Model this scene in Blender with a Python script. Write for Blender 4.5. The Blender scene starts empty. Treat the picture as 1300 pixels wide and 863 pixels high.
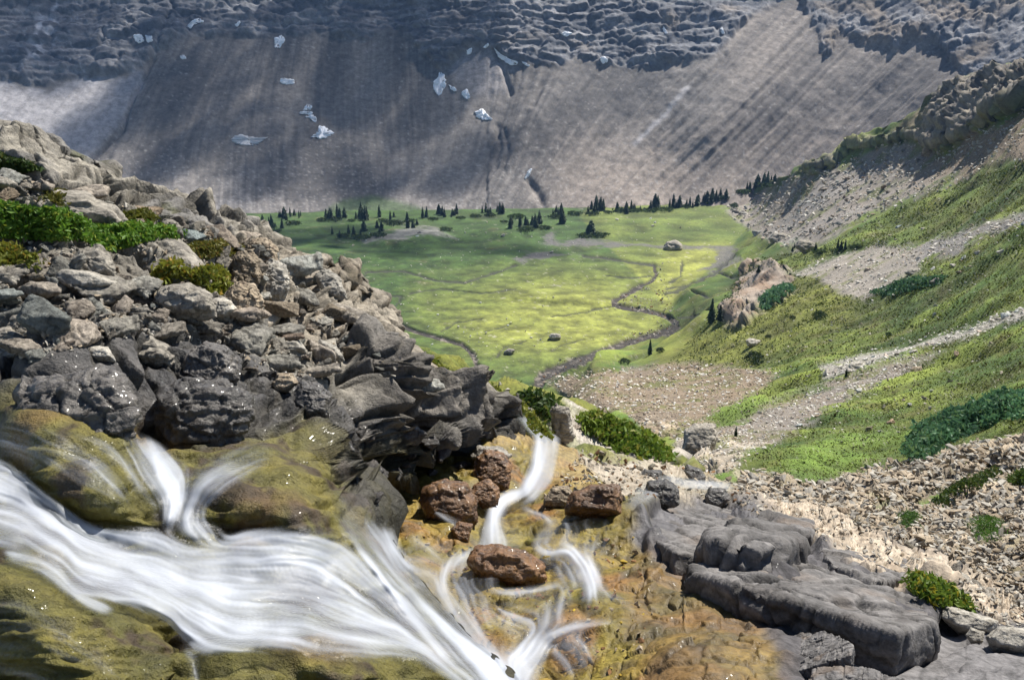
import bpy, bmesh, math, random
import numpy as np
from mathutils import Vector, Matrix

rng = np.random.default_rng(7)
random.seed(7)
scene = bpy.context.scene
COL = scene.collection

# ------------------------------------------------------------------ camera model
FPX, PITCH = 1126.0, math.radians(18.2)
SP, CP = math.sin(PITCH), math.cos(PITCH)

def ray(px, py):
    sx = (np.asarray(px, float) - 650.0) / FPX
    sy = (431.5 - np.asarray(py, float)) / FPX
    return sx, CP + sy * SP, -SP + sy * CP

def at(px, py, Y):
    """world point that lies Y metres ahead on the line of sight of a photo pixel"""
    dx, dy, dz = ray(px, py)
    return np.stack(np.broadcast_arrays(dx / dy * Y, np.asarray(Y, float), dz / dy * Y), -1)

def slope_k(py):
    _, dy, dz = ray(0, py)
    return dz / dy

def project(P):
    x, y, z = P[..., 0], P[..., 1], P[..., 2]
    d = y * CP - z * SP
    return 650 + FPX * x / d, 431.5 - FPX * (y * SP + z * CP) / d

# ------------------------------------------------------------------ numeric helpers
def sstep(a, b, x):
    t = np.clip((x - a) / (b - a), 0, 1)
    return t * t * (3 - 2 * t)

def mix(a, b, t):
    a = np.asarray(a, np.float32); b = np.asarray(b, np.float32)
    t = np.asarray(t)[..., None]
    return a * (1 - t) + b * t

_pr = np.random.default_rng(11)
PERM = np.concatenate([_pr.permutation(256)] * 2).astype(np.int64)
G3 = _pr.normal(size=(256, 3)); G3 /= np.linalg.norm(G3, axis=1)[:, None]
G3 = (G3 * 1.6).astype(np.float32)
RV = _pr.random((256, 3)).astype(np.float32)
RV2 = (_pr.random((256, 3)) * 2 - 1).astype(np.float32)

def gn(p):
    """gradient noise about -1..1, p (N,3)"""
    fl = np.floor(p)
    i = fl.astype(np.int64) & 255
    f = (p - fl).astype(np.float32)
    u = f * f * f * (f * (f * 6 - 15) + 10)
    out = np.zeros(len(p), np.float32)
    for cx in (0, 1):
        a = PERM[(i[:, 0] + cx) & 255]
        wx = u[:, 0] if cx else 1 - u[:, 0]
        for cy in (0, 1):
            b = PERM[(a + i[:, 1] + cy) & 255]
            wy = wx * (u[:, 1] if cy else 1 - u[:, 1])
            for cz in (0, 1):
                g = G3[PERM[(b + i[:, 2] + cz) & 255]]
                d = g[:, 0] * (f[:, 0] - cx) + g[:, 1] * (f[:, 1] - cy) + g[:, 2] * (f[:, 2] - cz)
                out += wy * (u[:, 2] if cz else 1 - u[:, 2]) * d
    return out

def fbm(p, o=4, seed=0.0, gain=.5):
    out = 0; a = 1.0; t = 0
    for k in range(o):
        out = out + a * gn(p * (2 ** k) + seed + 13.7 * k); t += a; a *= gain
    return out / t

def octaves(P, pix, lams, seed=0., lo=2.0, hi=60., ridged=False):
    """multi-scale relief in metres per unit slope; each wavelength only where it is lo..hi pixels large"""
    out = np.zeros(len(P), np.float32)
    for k, lam in enumerate(lams):
        q = lam / pix
        w = sstep(lo * .7, lo * 1.6, q) * (1 - sstep(hi, hi * 2, q))
        ix = np.nonzero(w > .01)[0]
        if not len(ix): continue
        n = gn(P[ix] / lam + seed + 9.1 * k)
        if ridged: n = 1 - 2 * np.abs(n)
        out[ix] += (lam * w[ix] * n).astype(np.float32)
    return out

def _rot(ax, ay, az):
    return np.array(Matrix.Rotation(ax, 3, 'X') @ Matrix.Rotation(ay, 3, 'Y') @ Matrix.Rotation(az, 3, 'Z'))

JOINT = _rot(.25, -.2, .6)
def cells(P, lam, seed=0., aniso=(1, 1, 1), box=.6, R=JOINT):
    """fractured-rock cells: edge distance, random id 0..1, tilt term"""
    q = (P @ R.T) / lam * np.asarray(aniso) + seed
    fl = np.floor(q); i = fl.astype(np.int64); f = (q - fl).astype(np.float32)
    n = len(q)
    d1 = np.full(n, 9, np.float32); d2 = np.full(n, 9, np.float32)
    idd = np.zeros(n, np.int64); dv = np.zeros((n, 3), np.float32)
    for ox in (-1, 0, 1):
        a = PERM[(i[:, 0] + ox) & 255]
        for oy in (-1, 0, 1):
            b = PERM[(a + i[:, 1] + oy) & 255]
            for oz in (-1, 0, 1):
                h = PERM[(b + i[:, 2] + oz) & 255]
                d = f - (RV[h] * .85 + .075 + np.array([ox, oy, oz], np.float32))
                ad = np.abs(d)
                m = box * ad.max(1) + (1 - box) * np.sqrt((d * d).sum(1))
                c = m < d1
                d2 = np.where(c, d1, np.minimum(d2, m))
                d1 = np.where(c, m, d1)
                idd = np.where(c, h, idd); dv[c] = d[c]
    tilt = (RV2[idd] * dv).sum(1)
    return d2 - d1, RV[(idd * 7 + 3) & 255, 0], tilt

def stones(P, lam, seed=0., aniso=(1, 1, 1), box=.6, crack=.22):
    """block relief (metres) and per-block random value"""
    e, r, t = cells(P, lam, seed, aniso, box)
    ed = sstep(.0, crack, e)
    return lam * (.55 * (r - .35) * ed + .4 * t * ed - .28 * (1 - ed)), r, ed

def tps(pts):
    p = np.array([(a, b) for a, b, _ in pts], float) / 100
    v = np.log([c for _, _, c in pts])
    n = len(p)
    def U(r2): return .5 * r2 * np.log(np.maximum(r2, 1e-12))
    A = np.zeros((n + 3, n + 3))
    A[:n, :n] = U(((p[:, None] - p[None]) ** 2).sum(-1)) + np.eye(n) * 2e-3
    A[:n, n] = 1; A[:n, n + 1:] = p; A[n, :n] = 1; A[n + 1:, :n] = p.T
    w = np.linalg.solve(A, np.concatenate([v, [0, 0, 0]]))
    def f(px, py):
        q0 = np.asarray(px, float).ravel() / 100; q1 = np.asarray(py, float).ravel() / 100
        o = w[n] + w[n + 1] * q0 + w[n + 2] * q1
        for k in range(n):
            o += w[k] * U((q0 - p[k, 0]) ** 2 + (q1 - p[k, 1]) ** 2)
        return np.exp(o).reshape(np.shape(px))
    return f

def polydist(px, py, poly):
    """signed distance (pixels, positive inside) to a polygon"""
    px = np.asarray(px, np.float32); py = np.asarray(py, np.float32)
    ins = np.zeros(px.shape, bool); d2 = np.full(px.shape, 1e12, np.float32)
    n = len(poly)
    for k in range(n):
        x1, y1 = poly[k]; x2, y2 = poly[(k + 1) % n]
        if y1 != y2:
            c = (y1 > py) != (y2 > py)
            ins ^= c & (px < (x2 - x1) * (py - y1) / (y2 - y1) + x1)
        ex, ey = x2 - x1, y2 - y1
        t = np.clip(((px - x1) * ex + (py - y1) * ey) / max(ex * ex + ey * ey, 1e-9), 0, 1)
        d2 = np.minimum(d2, (px - x1 - t * ex) ** 2 + (py - y1 - t * ey) ** 2)
    return np.where(ins, 1, -1) * np.sqrt(d2)

def linedist(px, py, line):
    d2 = np.full(np.shape(px), 1e12, np.float32)
    for (x1, y1), (x2, y2) in zip(line[:-1], line[1:]):
        ex, ey = x2 - x1, y2 - y1
        t = np.clip(((px - x1) * ex + (py - y1) * ey) / max(ex * ex + ey * ey, 1e-9), 0, 1)
        d2 = np.minimum(d2, (px - x1 - t * ex) ** 2 + (py - y1 - t * ey) ** 2)
    return np.sqrt(d2)

def interp(line, x):
    a = np.array(line, float)
    return np.interp(x, a[:, 0], a[:, 1])

def spline(line, n):
    """n points evenly spread along a smooth line through the given points"""
    a = np.array(line, float)
    e = np.vstack([2 * a[0] - a[1], a, 2 * a[-1] - a[-2]])
    out = []
    for k in range(len(a) - 1):
        p0, p1, p2, p3 = e[k:k + 4]
        for t in np.linspace(0, 1, 24, endpoint=False):
            out.append(.5 * ((2 * p1) + (p2 - p0) * t + (2 * p0 - 5 * p1 + 4 * p2 - p3) * t * t + (3 * p1 - p0 - 3 * p2 + p3) * t ** 3))
    out.append(a[-1]); out = np.array(out)
    s = np.concatenate([[0], np.cumsum(np.linalg.norm(np.diff(out[:, :2], axis=0), axis=1))])
    q = np.linspace(0, s[-1], n)
    return np.stack([np.interp(q, s, out[:, j]) for j in range(out.shape[1])], 1)

# ------------------------------------------------------------------ mesh helpers
def mesh_from(name, V, faces, attrs=None, smooth=True, mat=None):
    """faces: (n,4) or (n,3) index array"""
    V = np.ascontiguousarray(V, np.float32); faces = np.ascontiguousarray(faces, np.int32)
    me = bpy.data.meshes.new(name)
    nf, k = faces.shape
    me.vertices.add(len(V)); me.vertices.foreach_set('co', V.ravel())
    me.loops.add(nf * k); me.loops.foreach_set('vertex_index', faces.ravel())
    me.polygons.add(nf)
    me.polygons.foreach_set('loop_start', np.arange(0, nf * k, k, dtype=np.int32))
    me.polygons.foreach_set('use_smooth', np.full(nf, smooth))
    me.update(calc_edges=True); me.validate()
    for an, av in (attrs or {}).items():
        set_attr(me, an, av)
    if mat: me.materials.append(mat)
    return me

def set_attr(me, an, av):
    av = np.asarray(av, np.float32)
    if av.ndim == 2 and av.shape[1] == 3:
        a = me.attributes.new(an, 'FLOAT_COLOR', 'POINT')
        a.data.foreach_set('color', np.concatenate([av, np.ones((len(av), 1), np.float32)], 1).ravel())
    elif av.ndim == 2 and av.shape[1] == 2:
        a = me.attributes.new(an, 'FLOAT2', 'POINT'); a.data.foreach_set('vector', av.ravel())
    else:
        a = me.attributes.new(an, 'FLOAT', 'POINT'); a.data.foreach_set('value', av.ravel())

def link(name, me, parent=None):
    o = bpy.data.objects.new(name, me); COL.objects.link(o)
    if parent is not None: o.parent = parent
    return o

def tag(o, label=None, cat=None, group=None, kind=None):
    if label: o['label'] = label
    if cat: o['category'] = cat
    if group: o['group'] = group
    if kind: o['kind'] = kind
    return o

def grid_faces(R, C):
    i = np.arange(R * C).reshape(R, C)
    return np.stack([i[:-1, :-1], i[1:, :-1], i[1:, 1:], i[:-1, 1:]], -1).reshape(-1, 4)

def grid_normals(P):
    du = np.gradient(P, axis=1); dv = np.gradient(P, axis=0)
    n = np.cross(dv, du)
    n /= np.maximum(np.linalg.norm(n, axis=-1, keepdims=True), 1e-12)
    return n

def lod(P, u):
    """ground coordinates whose unit grows with the distance from the viewpoint (u metres at 400 m)"""
    y = np.maximum(P[:, 1], .5)
    return np.stack([P[:, 0] / y, np.log(y), P[:, 0] * 0], 1) * (400. / u)

def spacing(P):
    """largest distance between neighbouring grid points"""
    return np.maximum(np.linalg.norm(np.gradient(P, axis=1), axis=-1), np.linalg.norm(np.gradient(P, axis=0), axis=-1)).ravel()

class DepthMap:
    """where the built ground lies along each photo pixel's line of sight"""
    X0, X1, Y0, Y1, B = -140, 1440, -20, 1000, 2.0
    def __init__(self):
        self.z = np.full((int((self.Y1 - self.Y0) / self.B), int((self.X1 - self.X0) / self.B)), np.inf)
    def add(self, P):
        P = P.reshape(-1, 3)
        px, py = project(P)
        i = ((py - self.Y0) / self.B).astype(int); j = ((px - self.X0) / self.B).astype(int)
        ok = (i >= 0) & (j >= 0) & (i < self.z.shape[0]) & (j < self.z.shape[1]) & (P[:, 1] > .5)
        np.minimum.at(self.z, (i[ok], j[ok]), P[ok, 1])
    def fill(self):
        for _ in range(4):
            z = self.z
            p = np.pad(z, 1, constant_values=np.inf)
            m = np.minimum.reduce([p[:-2, 1:-1], p[2:, 1:-1], p[1:-1, :-2], p[1:-1, 2:]])
            self.z = np.where(np.isinf(z), m, z)
        self.z[np.isinf(self.z)] = 900
        return self
    def Y(self, px, py):
        i = np.clip(((np.asarray(py) - self.Y0) / self.B).astype(int), 0, self.z.shape[0] - 1)
        j = np.clip(((np.asarray(px) - self.X0) / self.B).astype(int), 0, self.z.shape[1] - 1)
        return self.z[i, j]
    def hit(self, px, py):
        return at(px, py, self.Y(px, py))

def bumps(px, py, L, lst):
    """raise rounded humps: logY is lowered inside rotated super-ellipses"""
    for cx, cy, rx, ry, ang, amt in lst:
        c, s = math.cos(math.radians(ang)), math.sin(math.radians(ang))
        u = ((px - cx) * c + (py - cy) * s) / rx; v = (-(px - cx) * s + (py - cy) * c) / ry
        L = L - amt * np.exp(-(u * u + v * v) ** 1.4)
    return L
# ------------------------------------------------------------------ materials
def new_mat(name):
    m = bpy.data.materials.new(name); m.use_nodes = True
    nt = m.node_tree; nt.nodes.clear()
    return m, nt, nt.nodes.new, nt.links.new

def ground_mat(name, bumps_, var=.35, rough=.92, wet_rough=.22, speck=60., coat=0., objvar=0., coords='Object', detail=5):
    """surface whose base colour is the mesh's own 'col', broken up by noise; 'wet' lowers the roughness"""
    m, nt, N, L = new_mat(name)
    out = N('ShaderNodeOutputMaterial'); b = N('ShaderNodeBsdfPrincipled'); L(b.outputs[0], out.inputs[0])
    tc = N('ShaderNodeTexCoord')
    col = N('ShaderNodeAttribute'); col.attribute_name = 'col'
    wet = N('ShaderNodeAttribute'); wet.attribute_name = 'wet'
    n1 = N('ShaderNodeTexNoise'); n1.inputs['Scale'].default_value = speck; n1.inputs['Detail'].default_value = detail
    n1.inputs['Roughness'].default_value = .7
    L(tc.outputs[coords], n1.inputs['Vector'])
    mr = N('ShaderNodeMapRange'); mr.inputs[1].default_value = .3; mr.inputs[2].default_value = .7
    mr.inputs[3].default_value = 1 - var; mr.inputs[4].default_value = 1 + var
    L(n1.outputs['Fac'], mr.inputs[0])
    mul = N('ShaderNodeVectorMath'); mul.operation = 'SCALE'
    L(col.outputs['Color'], mul.inputs[0]); L(mr.outputs[0], mul.inputs['Scale'])
    src = mul.outputs[0]
    if objvar:
        oi = N('ShaderNodeObjectInfo')
        m2 = N('ShaderNodeMapRange'); m2.inputs[3].default_value = 1 - objvar; m2.inputs[4].default_value = 1 + objvar
        L(oi.outputs['Random'], m2.inputs[0])
        s2 = N('ShaderNodeVectorMath'); s2.operation = 'SCALE'
        L(src, s2.inputs[0]); L(m2.outputs[0], s2.inputs['Scale']); src = s2.outputs[0]
        s3 = N('ShaderNodeVectorMath'); s3.operation = 'MULTIPLY'
        L(src, s3.inputs[0]); L(oi.outputs['Color'], s3.inputs[1]); src = s3.outputs[0]
    L(src, b.inputs['Base Color'])
    rr = N('ShaderNodeMapRange'); rr.inputs[3].default_value = rough; rr.inputs[4].default_value = wet_rough
    L(wet.outputs['Fac'], rr.inputs[0]); L(rr.outputs[0], b.inputs['Roughness'])
    if coat:
        cm = N('ShaderNodeMath'); cm.operation = 'MULTIPLY'; cm.inputs[1].default_value = coat
        L(wet.outputs['Fac'], cm.inputs[0]); L(cm.outputs[0], b.inputs['Coat Weight'])
        b.inputs['Coat Roughness'].default_value = .08
    b.inputs['Specular IOR Level'].default_value = .35
    prev = None
    for sc, dist in bumps_:
        nn = N('ShaderNodeTexNoise'); nn.inputs['Scale'].default_value = sc; nn.inputs['Detail'].default_value = max(6, detail - 2)
        nn.inputs['Roughness'].default_value = .65
        L(tc.outputs[coords], nn.inputs['Vector'])
        bp = N('ShaderNodeBump'); bp.inputs['Distance'].default_value = dist; bp.inputs['Strength'].default_value = 1
        L(nn.outputs['Fac'], bp.inputs['Height'])
        if prev: L(prev, bp.inputs['Normal'])
        prev = bp.outputs[0]
    if prev: L(prev, b.inputs['Normal'])
    return m

def leaf_mat(name, trans=.35, objvar=.25):
    m, nt, N, L = new_mat(name)
    out = N('ShaderNodeOutputMaterial')
    col = N('ShaderNodeAttribute'); col.attribute_name = 'col'
    oi = N('ShaderNodeObjectInfo')
    m2 = N('ShaderNodeMapRange'); m2.inputs[3].default_value = 1 - objvar; m2.inputs[4].default_value = 1 + objvar
    L(oi.outputs['Random'], m2.inputs[0])
    s2 = N('ShaderNodeVectorMath'); s2.operation = 'SCALE'
    L(col.outputs['Color'], s2.inputs[0]); L(m2.outputs[0], s2.inputs['Scale'])
    d = N('ShaderNodeBsdfPrincipled'); d.inputs['Roughness'].default_value = .6; d.inputs['Specular IOR Level'].default_value = .3
    t = N('ShaderNodeBsdfTranslucent'); mx = N('ShaderNodeMixShader'); mx.inputs[0].default_value = trans
    L(s2.outputs[0], d.inputs['Base Color']); L(s2.outputs[0], t.inputs['Color'])
    L(d.outputs[0], mx.inputs[1]); L(t.outputs[0], mx.inputs[2]); L(mx.outputs[0], out.inputs[0])
    return m

M_MTN = ground_mat('mountain_rock', [(.6, .35)], var=.45, speck=.22, detail=9)
M_VAL = ground_mat('alpine_ground', [(.9, .25), (5, .09)], var=.4, speck=.5, detail=11)
M_BENCH = ground_mat('limestone', [(6, .07), (28, .02), (110, .004)], var=.5, speck=14., coat=.03, wet_rough=.58, detail=8)
M_BED = ground_mat('streambed_rock', [(9, .022), (50, .005)], var=.5, speck=18., coat=.03, wet_rough=.58, detail=8)
M_ROCK = ground_mat('loose_rock', [(4, .05), (22, .014), (90, .004)], var=.5, speck=11., detail=9, coat=.2, wet_rough=.4, objvar=.22)
M_SLAB = ground_mat('slab_rock', [(5, .02), (40, .005)], var=.5, speck=22., wet_rough=.35, detail=9)
M_LEAF = leaf_mat('leaves')
M_NEEDLE = leaf_mat('needles', .15, .3)

# ------------------------------------------------------------------ far mountain wall
def k_of(py): return slope_k(py)
CLIFF = [(-340, 70), (-100, 88), (0, 98), (60, 110), (100, 95), (140, 95), (180, 84), (205, 60), (245, 44), (300, 46), (370, 44),
         (430, 44), (465, 49), (496, 35), (520, 45), (538, 68), (555, 84), (564, 88), (572, 76), (592, 64), (614, 56), (625, 59), (652, 80),
         (673, 85), (708, 83), (732, 75), (750, 82), (778, 80), (798, 88), (826, 86), (847, 78), (874, 76), (902, 71), (923, 56),
         (940, 38), (954, 20), (989, 4), (1010, -10), (1032, 30), (1050, 74), (1066, 42), (1100, 58), (1120, 55), (1138, 64), (1150, 50),
         (1195, 52), (1206, 78), (1230, 90), (1300, 84), (1640, 60)]

def build_mountain():
    u = np.linspace(-330, 1640, 1060); v = np.concatenate([np.linspace(-170, -8, 50), np.linspace(-6.6, 312, 240)])
    U, V = np.meshgrid(u, v)
    f = tps([(-330, 300, 520), (100, 272, 545), (300, 272, 560), (450, 268, 575), (600, 265, 588), (700, 262, 592), (850, 256, 600), (1000, 225, 625),
             (1150, 190, 622), (1640, 150, 560), (450, 312, 520), (850, 312, 530), (100, 312, 500), (1300, 200, 575), (1300, 312, 480), (-330, 150, 590),
             (-330, 60, 640), (-330, -20, 690), (0, 180, 600), (100, 100, 675), (100, 0, 745), (300, 160, 650), (300, 60, 735), (300, 0, 782), (560, 180, 660),
             (560, 85, 730), (600, 60, 738), (560, 0, 780), (700, 170, 655), (800, 82, 725), (800, 0, 784), (900, 70, 722), (900, 0, 792), (900, 170, 650),
             (1000, 100, 698), (1000, 0, 800), (1100, 130, 676), (1100, 40, 742), (1200, 130, 645), (1200, 60, 700), (1200, 0, 752), (1300, 70, 655), (1300, 0, 722),
             (1640, 0, 640), (0, -170, 880), (560, -170, 915), (900, -170, 940), (1300, -170, 890), (1640, -170, 800), (-330, -170, 850)])
    Y = f(U, V)
    P = at(U, V, Y)
    n = grid_normals(P)
    fl = P.reshape(-1, 3); px = U.ravel(); py = V.ravel()
    pix = spacing(P) / 1.5
    w1 = gn(np.stack([px / 40, py / 25, px * 0], 1)); w2 = gn(np.stack([px / 11, py / 9, px * 0 + 5], 1))
    cb = interp(CLIFF, px + 7 * w2) + 5 * w1 + 3 * w2
    cliff = sstep(-5, 5, cb - py)
    # fall line coordinate of the scree
    W = np.interp(px + .6 * py, [0, 180, 420, 620, 780, 950, 1200], [.9, .75, .1, -.1, .55, 1.0, 1.05])
    c = px + W * (py - 150)
    st = lambda a, b, s: gn(np.stack([c / a, py / b, px * 0 + s], 1))
    talus = 2.4 * st(95, 400, 1) + 1.2 * st(34, 260, 2) + .9 * st(14, 150, 3) + .8 * st(6, 90, 4) + .5 * st(3.2, 50, 5)
    talus += octaves(fl, pix, [4, 8, 16], 3., 2.5, 60) * .04
    # cliff relief: ledges along the strata, dipping to the left on the right-hand ribs
    right = sstep(960, 1060, px)
    tilt = np.where(px > 960, .62 * right, .06)
    q = np.stack([fl[:, 0] * .5, fl[:, 1] * .5, (fl[:, 2] - tilt * (fl[:, 0] - 200)) * 2.0], 1)
    led = octaves(q, pix, [7, 14, 28, 50], 21., 1.6, 120)
    rid = octaves(fl, pix, [9, 18, 36, 70], 40., 1.6, 200, ridged=True)
    zz = (fl[:, 2] - tilt * (fl[:, 0] - 200)) / 5.5 + .7 * gn(fl / 60.) + .22 * gn(fl / 8.)
    step = (zz - np.floor(zz)); terr = (sstep(.0, .35, step) - step) * 2.6
    qc = np.stack([fl[:, 0], fl[:, 1], (fl[:, 2] - tilt * (fl[:, 0] - 200)) * 1.8], 1) + np.stack([w1, w2, w1], 1) * 2
    fr = np.zeros(len(px)); ix = np.nonzero(cliff > .01)[0]
    for lam, am in ((26., .45), (11., .5), (4.5, .5)): fr[ix] += am * stones(qc[ix], lam, lam, (1, 1, 1), .85, .2)[0]
    cl = .05 * led + .035 * rid + .55 * terr * (1 + .8 * w1) + .42 * fr + .8
    h = cliff * cl + (1 - cliff) * talus * np.where(px < 620, .38, 1.15)
    gul = linedist(px + 2 * w2, py, [(215, 25), (205, 48), (190, 85), (168, 125), (155, 165), (130, 190), (100, 212)])
    h -= 3.5 * np.exp(-(gul / 2.6) ** 2)
    for ln, wd, dp in [([(628, 60), (640, 92), (648, 118)], 3, 2.5), ([(712, 84), (690, 108), (676, 135)], 4, 2), ([(770, 82), (740, 118), (712, 175)], 3, 1.6),
                       ([(632, 160), (634, 190), (630, 215)], 4, 2.0), ([(641, 165), (644, 195), (640, 218)], 3, 1.6), ([(920, 70), (880, 118), (828, 190)], 4, 1.8),
                       ([(672, 232), (684, 248), (690, 262)], 5, 3)]:
        h -= dp * np.exp(-(linedist(px + 2 * w1, py, ln) / wd) ** 2)
    P2 = P + n * h.reshape(U.shape)[..., None]
    # colour
    base = mix((.094, .088, .086), (.195, .177, .162), sstep(-.7, .7, .7 * gn(np.stack([c / 130, py / 90, px * 0 + 12], 1)) +  .8 * st(60, 300, 8) + .5 * st(9, 120, 9) + .45 * st(3.5, 70, 10)))
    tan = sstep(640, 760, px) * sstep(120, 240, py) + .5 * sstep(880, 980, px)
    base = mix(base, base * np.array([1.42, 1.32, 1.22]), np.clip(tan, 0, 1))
    fan = sstep(-4, 8, polydist(px + 8 * w1, py + 6 * w2, [(-200, 95), (0, 102), (60, 114), (100, 97), (150, 96), (182, 88), (178, 115), (160, 150), (110, 206), (60, 230), (-200, 230)]))
    base = mix(base, (.30, .29, .30), fan * .85)
    fan2 = sstep(-5, 10, polydist(px + 8 * w1, py + 6 * w2, [(565, 90), (595, 62), (625, 66), (650, 90), (640, 120), (600, 125)]))
    base = mix(base, (.30, .28, .28), fan2 * .6)
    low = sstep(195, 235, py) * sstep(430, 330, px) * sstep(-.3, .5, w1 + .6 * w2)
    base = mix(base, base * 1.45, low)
    rub = np.exp(-(linedist(px, py, [(872, 112), (842, 148), (806, 184)]) / (3.0 + 2 * w2)) ** 2)
    base = mix(base, (.42, .40, .40), rub * .8)
    strat = gn(np.stack([px / 70, (py + tilt * px * .5) / 4.5, px * 0 + 3], 1))
    cc = mix((.085, .09, .105), (.20, .198, .205), sstep(-.5, .7, strat + .7 * w1))
    brown = sstep(.15, .6, gn(np.stack([px / 55, py / 35, px * 0 + 9], 1)) + .4 * right - .2) * sstep(400, 900, px)
    cc = mix(cc, (.19, .145, .10), brown * .6)
    spk = sstep(.45, .7, gn(np.stack([px / 3.3, py / 2.4, px * 0 + 31], 1)) + .5 * w1)
    lft = sstep(-6, 10, polydist(px + 10 * w2, py, [(40, 70), (45, 20), (80, -5), (75, 50), (55, 80), (28, 90)]))
    cc = mix(cc, (.45, .45, .48), np.clip(spk * .35 + lft * sstep(-.1, .3, w2), 0, 1) * .8)
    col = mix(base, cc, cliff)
    st_ = gn(np.stack([px / 2.6, py / 2.3, px * 0 + 77], 1))
    col = mix(col, (.42, .40, .38), (1 - cliff) * sstep(.62, .9, 1.4 * gn(lod(fl, 1.5) + 7) + .3 * sstep(150, 250, py) + .35 * w1 - .12) * .35)
    green = sstep(-4, 6, polydist(px + 5 * w2, py, [(405, 272), (435, 253), (475, 247), (520, 258), (560, 274), (560, 300), (400, 300)]))
    col = mix(col, (.06, .10, .035), green * .8)
    col = col * (1 + .10 * w2[:, None])
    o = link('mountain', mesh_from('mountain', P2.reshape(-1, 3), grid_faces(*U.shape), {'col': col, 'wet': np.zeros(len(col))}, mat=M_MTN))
    tag(o, kind='structure')
    DM_MTN.add(P2)

DM_MTN, DM_VAL, DM_BENCH, DM_BED, DM = DepthMap(), DepthMap(), DepthMap(), DepthMap(), DepthMap()
build_mountain()

# ------------------------------------------------------------------ valley floor and right-hand hillside
SKY_V = [(-160, 266), (330, 268), (430, 268), (600, 266), (760, 263), (880, 256), (940, 242), (985, 229), (1005, 222), (1012, 212), (1030, 203), (1060, 193), (1075, 180),
         (1110, 166), (1150, 150), (1185, 126), (1200, 108), (1222, 100), (1250, 88), (1275, 82), (1300, 80), (1400, 60), (1520, 30)]
BOT_V = [(-160, 520), (500, 520), (700, 575), (900, 665), (1000, 715), (1150, 775), (1200, 812), (1300, 900), (1520, 960)]
HILL = [(700, 490, 246), (800, 470, 204), (900, 480, 132), (830, 520, 74), (760, 500, 112), (900, 600, 30), (1000, 480, 100), (1000, 400, 180), (1000, 330, 290), (1000, 300, 380),
        (1000, 262, 470), (1010, 222, 505), (1100, 300, 260), (1100, 400, 140), (1100, 500, 65), (1100, 600, 28), (1100, 230, 390), (1100, 185, 440), (1200, 200, 320), (1200, 300, 180),
        (1200, 400, 100), (1200, 500, 52), (1200, 600, 24), (1200, 700, 12), (1200, 760, 8.6), (1150, 150, 415), (1300, 80, 330), (1300, 200, 205), (1300, 300, 120), (1300, 400, 70), (1300, 500, 40), (1300, 600, 20),
        (1300, 700, 10.5), (1300, 800, 6.4), (1300, 900, 4.6), (1100, 680, 14), (1000, 640, 18.5), (1520, 30, 240), (1520, 300, 85), (1520, 600, 15), (1520, 900, 4), (850, 560, 52), (900, 400, 250), (880, 430, 235), (930, 370, 300),
        (500, 490, 400), (300, 400, 650), (300, 300, 950), (600, 300, 850), (700, 400, 450), (800, 300, 680), (900, 260, 760), (850, 340, 480), (700, 575, 95), (500, 520, 300), (0, 300, 1200), (0, 520, 500), (850, 640, 36)]

CREEK = [(830, 336), (832, 352), (812, 363), (781, 381), (788, 389), (822, 394), (844, 400), (857, 410), (843, 419), (820, 427), (795, 434), (767, 443), (732, 457), (705, 468), (687, 478), (683, 492)]
CREEK_W = [(336, 3), (365, 4), (381, 5.5), (395, 4), (410, 6), (435, 6), (457, 8), (478, 9), (492, 9)]
CREEK2 = [(484, 394), (492, 402), (503, 410), (530, 421), (560, 429), (588, 437), (601, 450), (605, 462), (614, 470)]
SIDE = [([(450, 362), (466, 345)], 1.6), ([(466, 345), (512, 344), (555, 356), (590, 358), (640, 342), (655, 336)], 2), ([(503, 388), (511, 376), (470, 373)], 1.6),
        ([(832, 336), (800, 333), (765, 327), (740, 325)], 2.0), ([(935, 318), (920, 335), (908, 346), (885, 357), (860, 369), (845, 372)], 3), ([(846, 366), (880, 360)], 2),
        ([(858, 401), (880, 399), (905, 396)], 2), ([(781, 388), (750, 392)], 1.4), ([(615, 421), (650, 411)], 1.3), ([(866, 331), (864, 350), (850, 357)], 1.6), ([(520, 372), (560, 366), (612, 372), (655, 366)], 1.3), ([(700, 402), (728, 398), (765, 392)], 1.2), ([(905, 345), (930, 352), (942, 349)], 1.8), ([(880, 372), (905, 376), (925, 370)], 1.5), ([(630, 452), (640, 440), (668, 432)], 1.2), ([(700, 445), (712, 438), (740, 430)], 1.3), ([(560, 420), (575, 410), (610, 404)], 1.2), ([(770, 350), (800, 352), (828, 350)], 1.3)]
FLATS = [[(655, 331), (668, 322), (700, 323), (745, 325), (700, 331), (665, 336)], [(686, 310), (695, 296), (705, 293), (706, 306), (760, 304), (830, 310), (890, 312), (945, 316), (945, 322), (880, 318), (800, 314), (700, 312)],
         [(915, 318), (935, 316), (940, 328), (905, 352), (880, 358), (905, 338)]]
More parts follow.
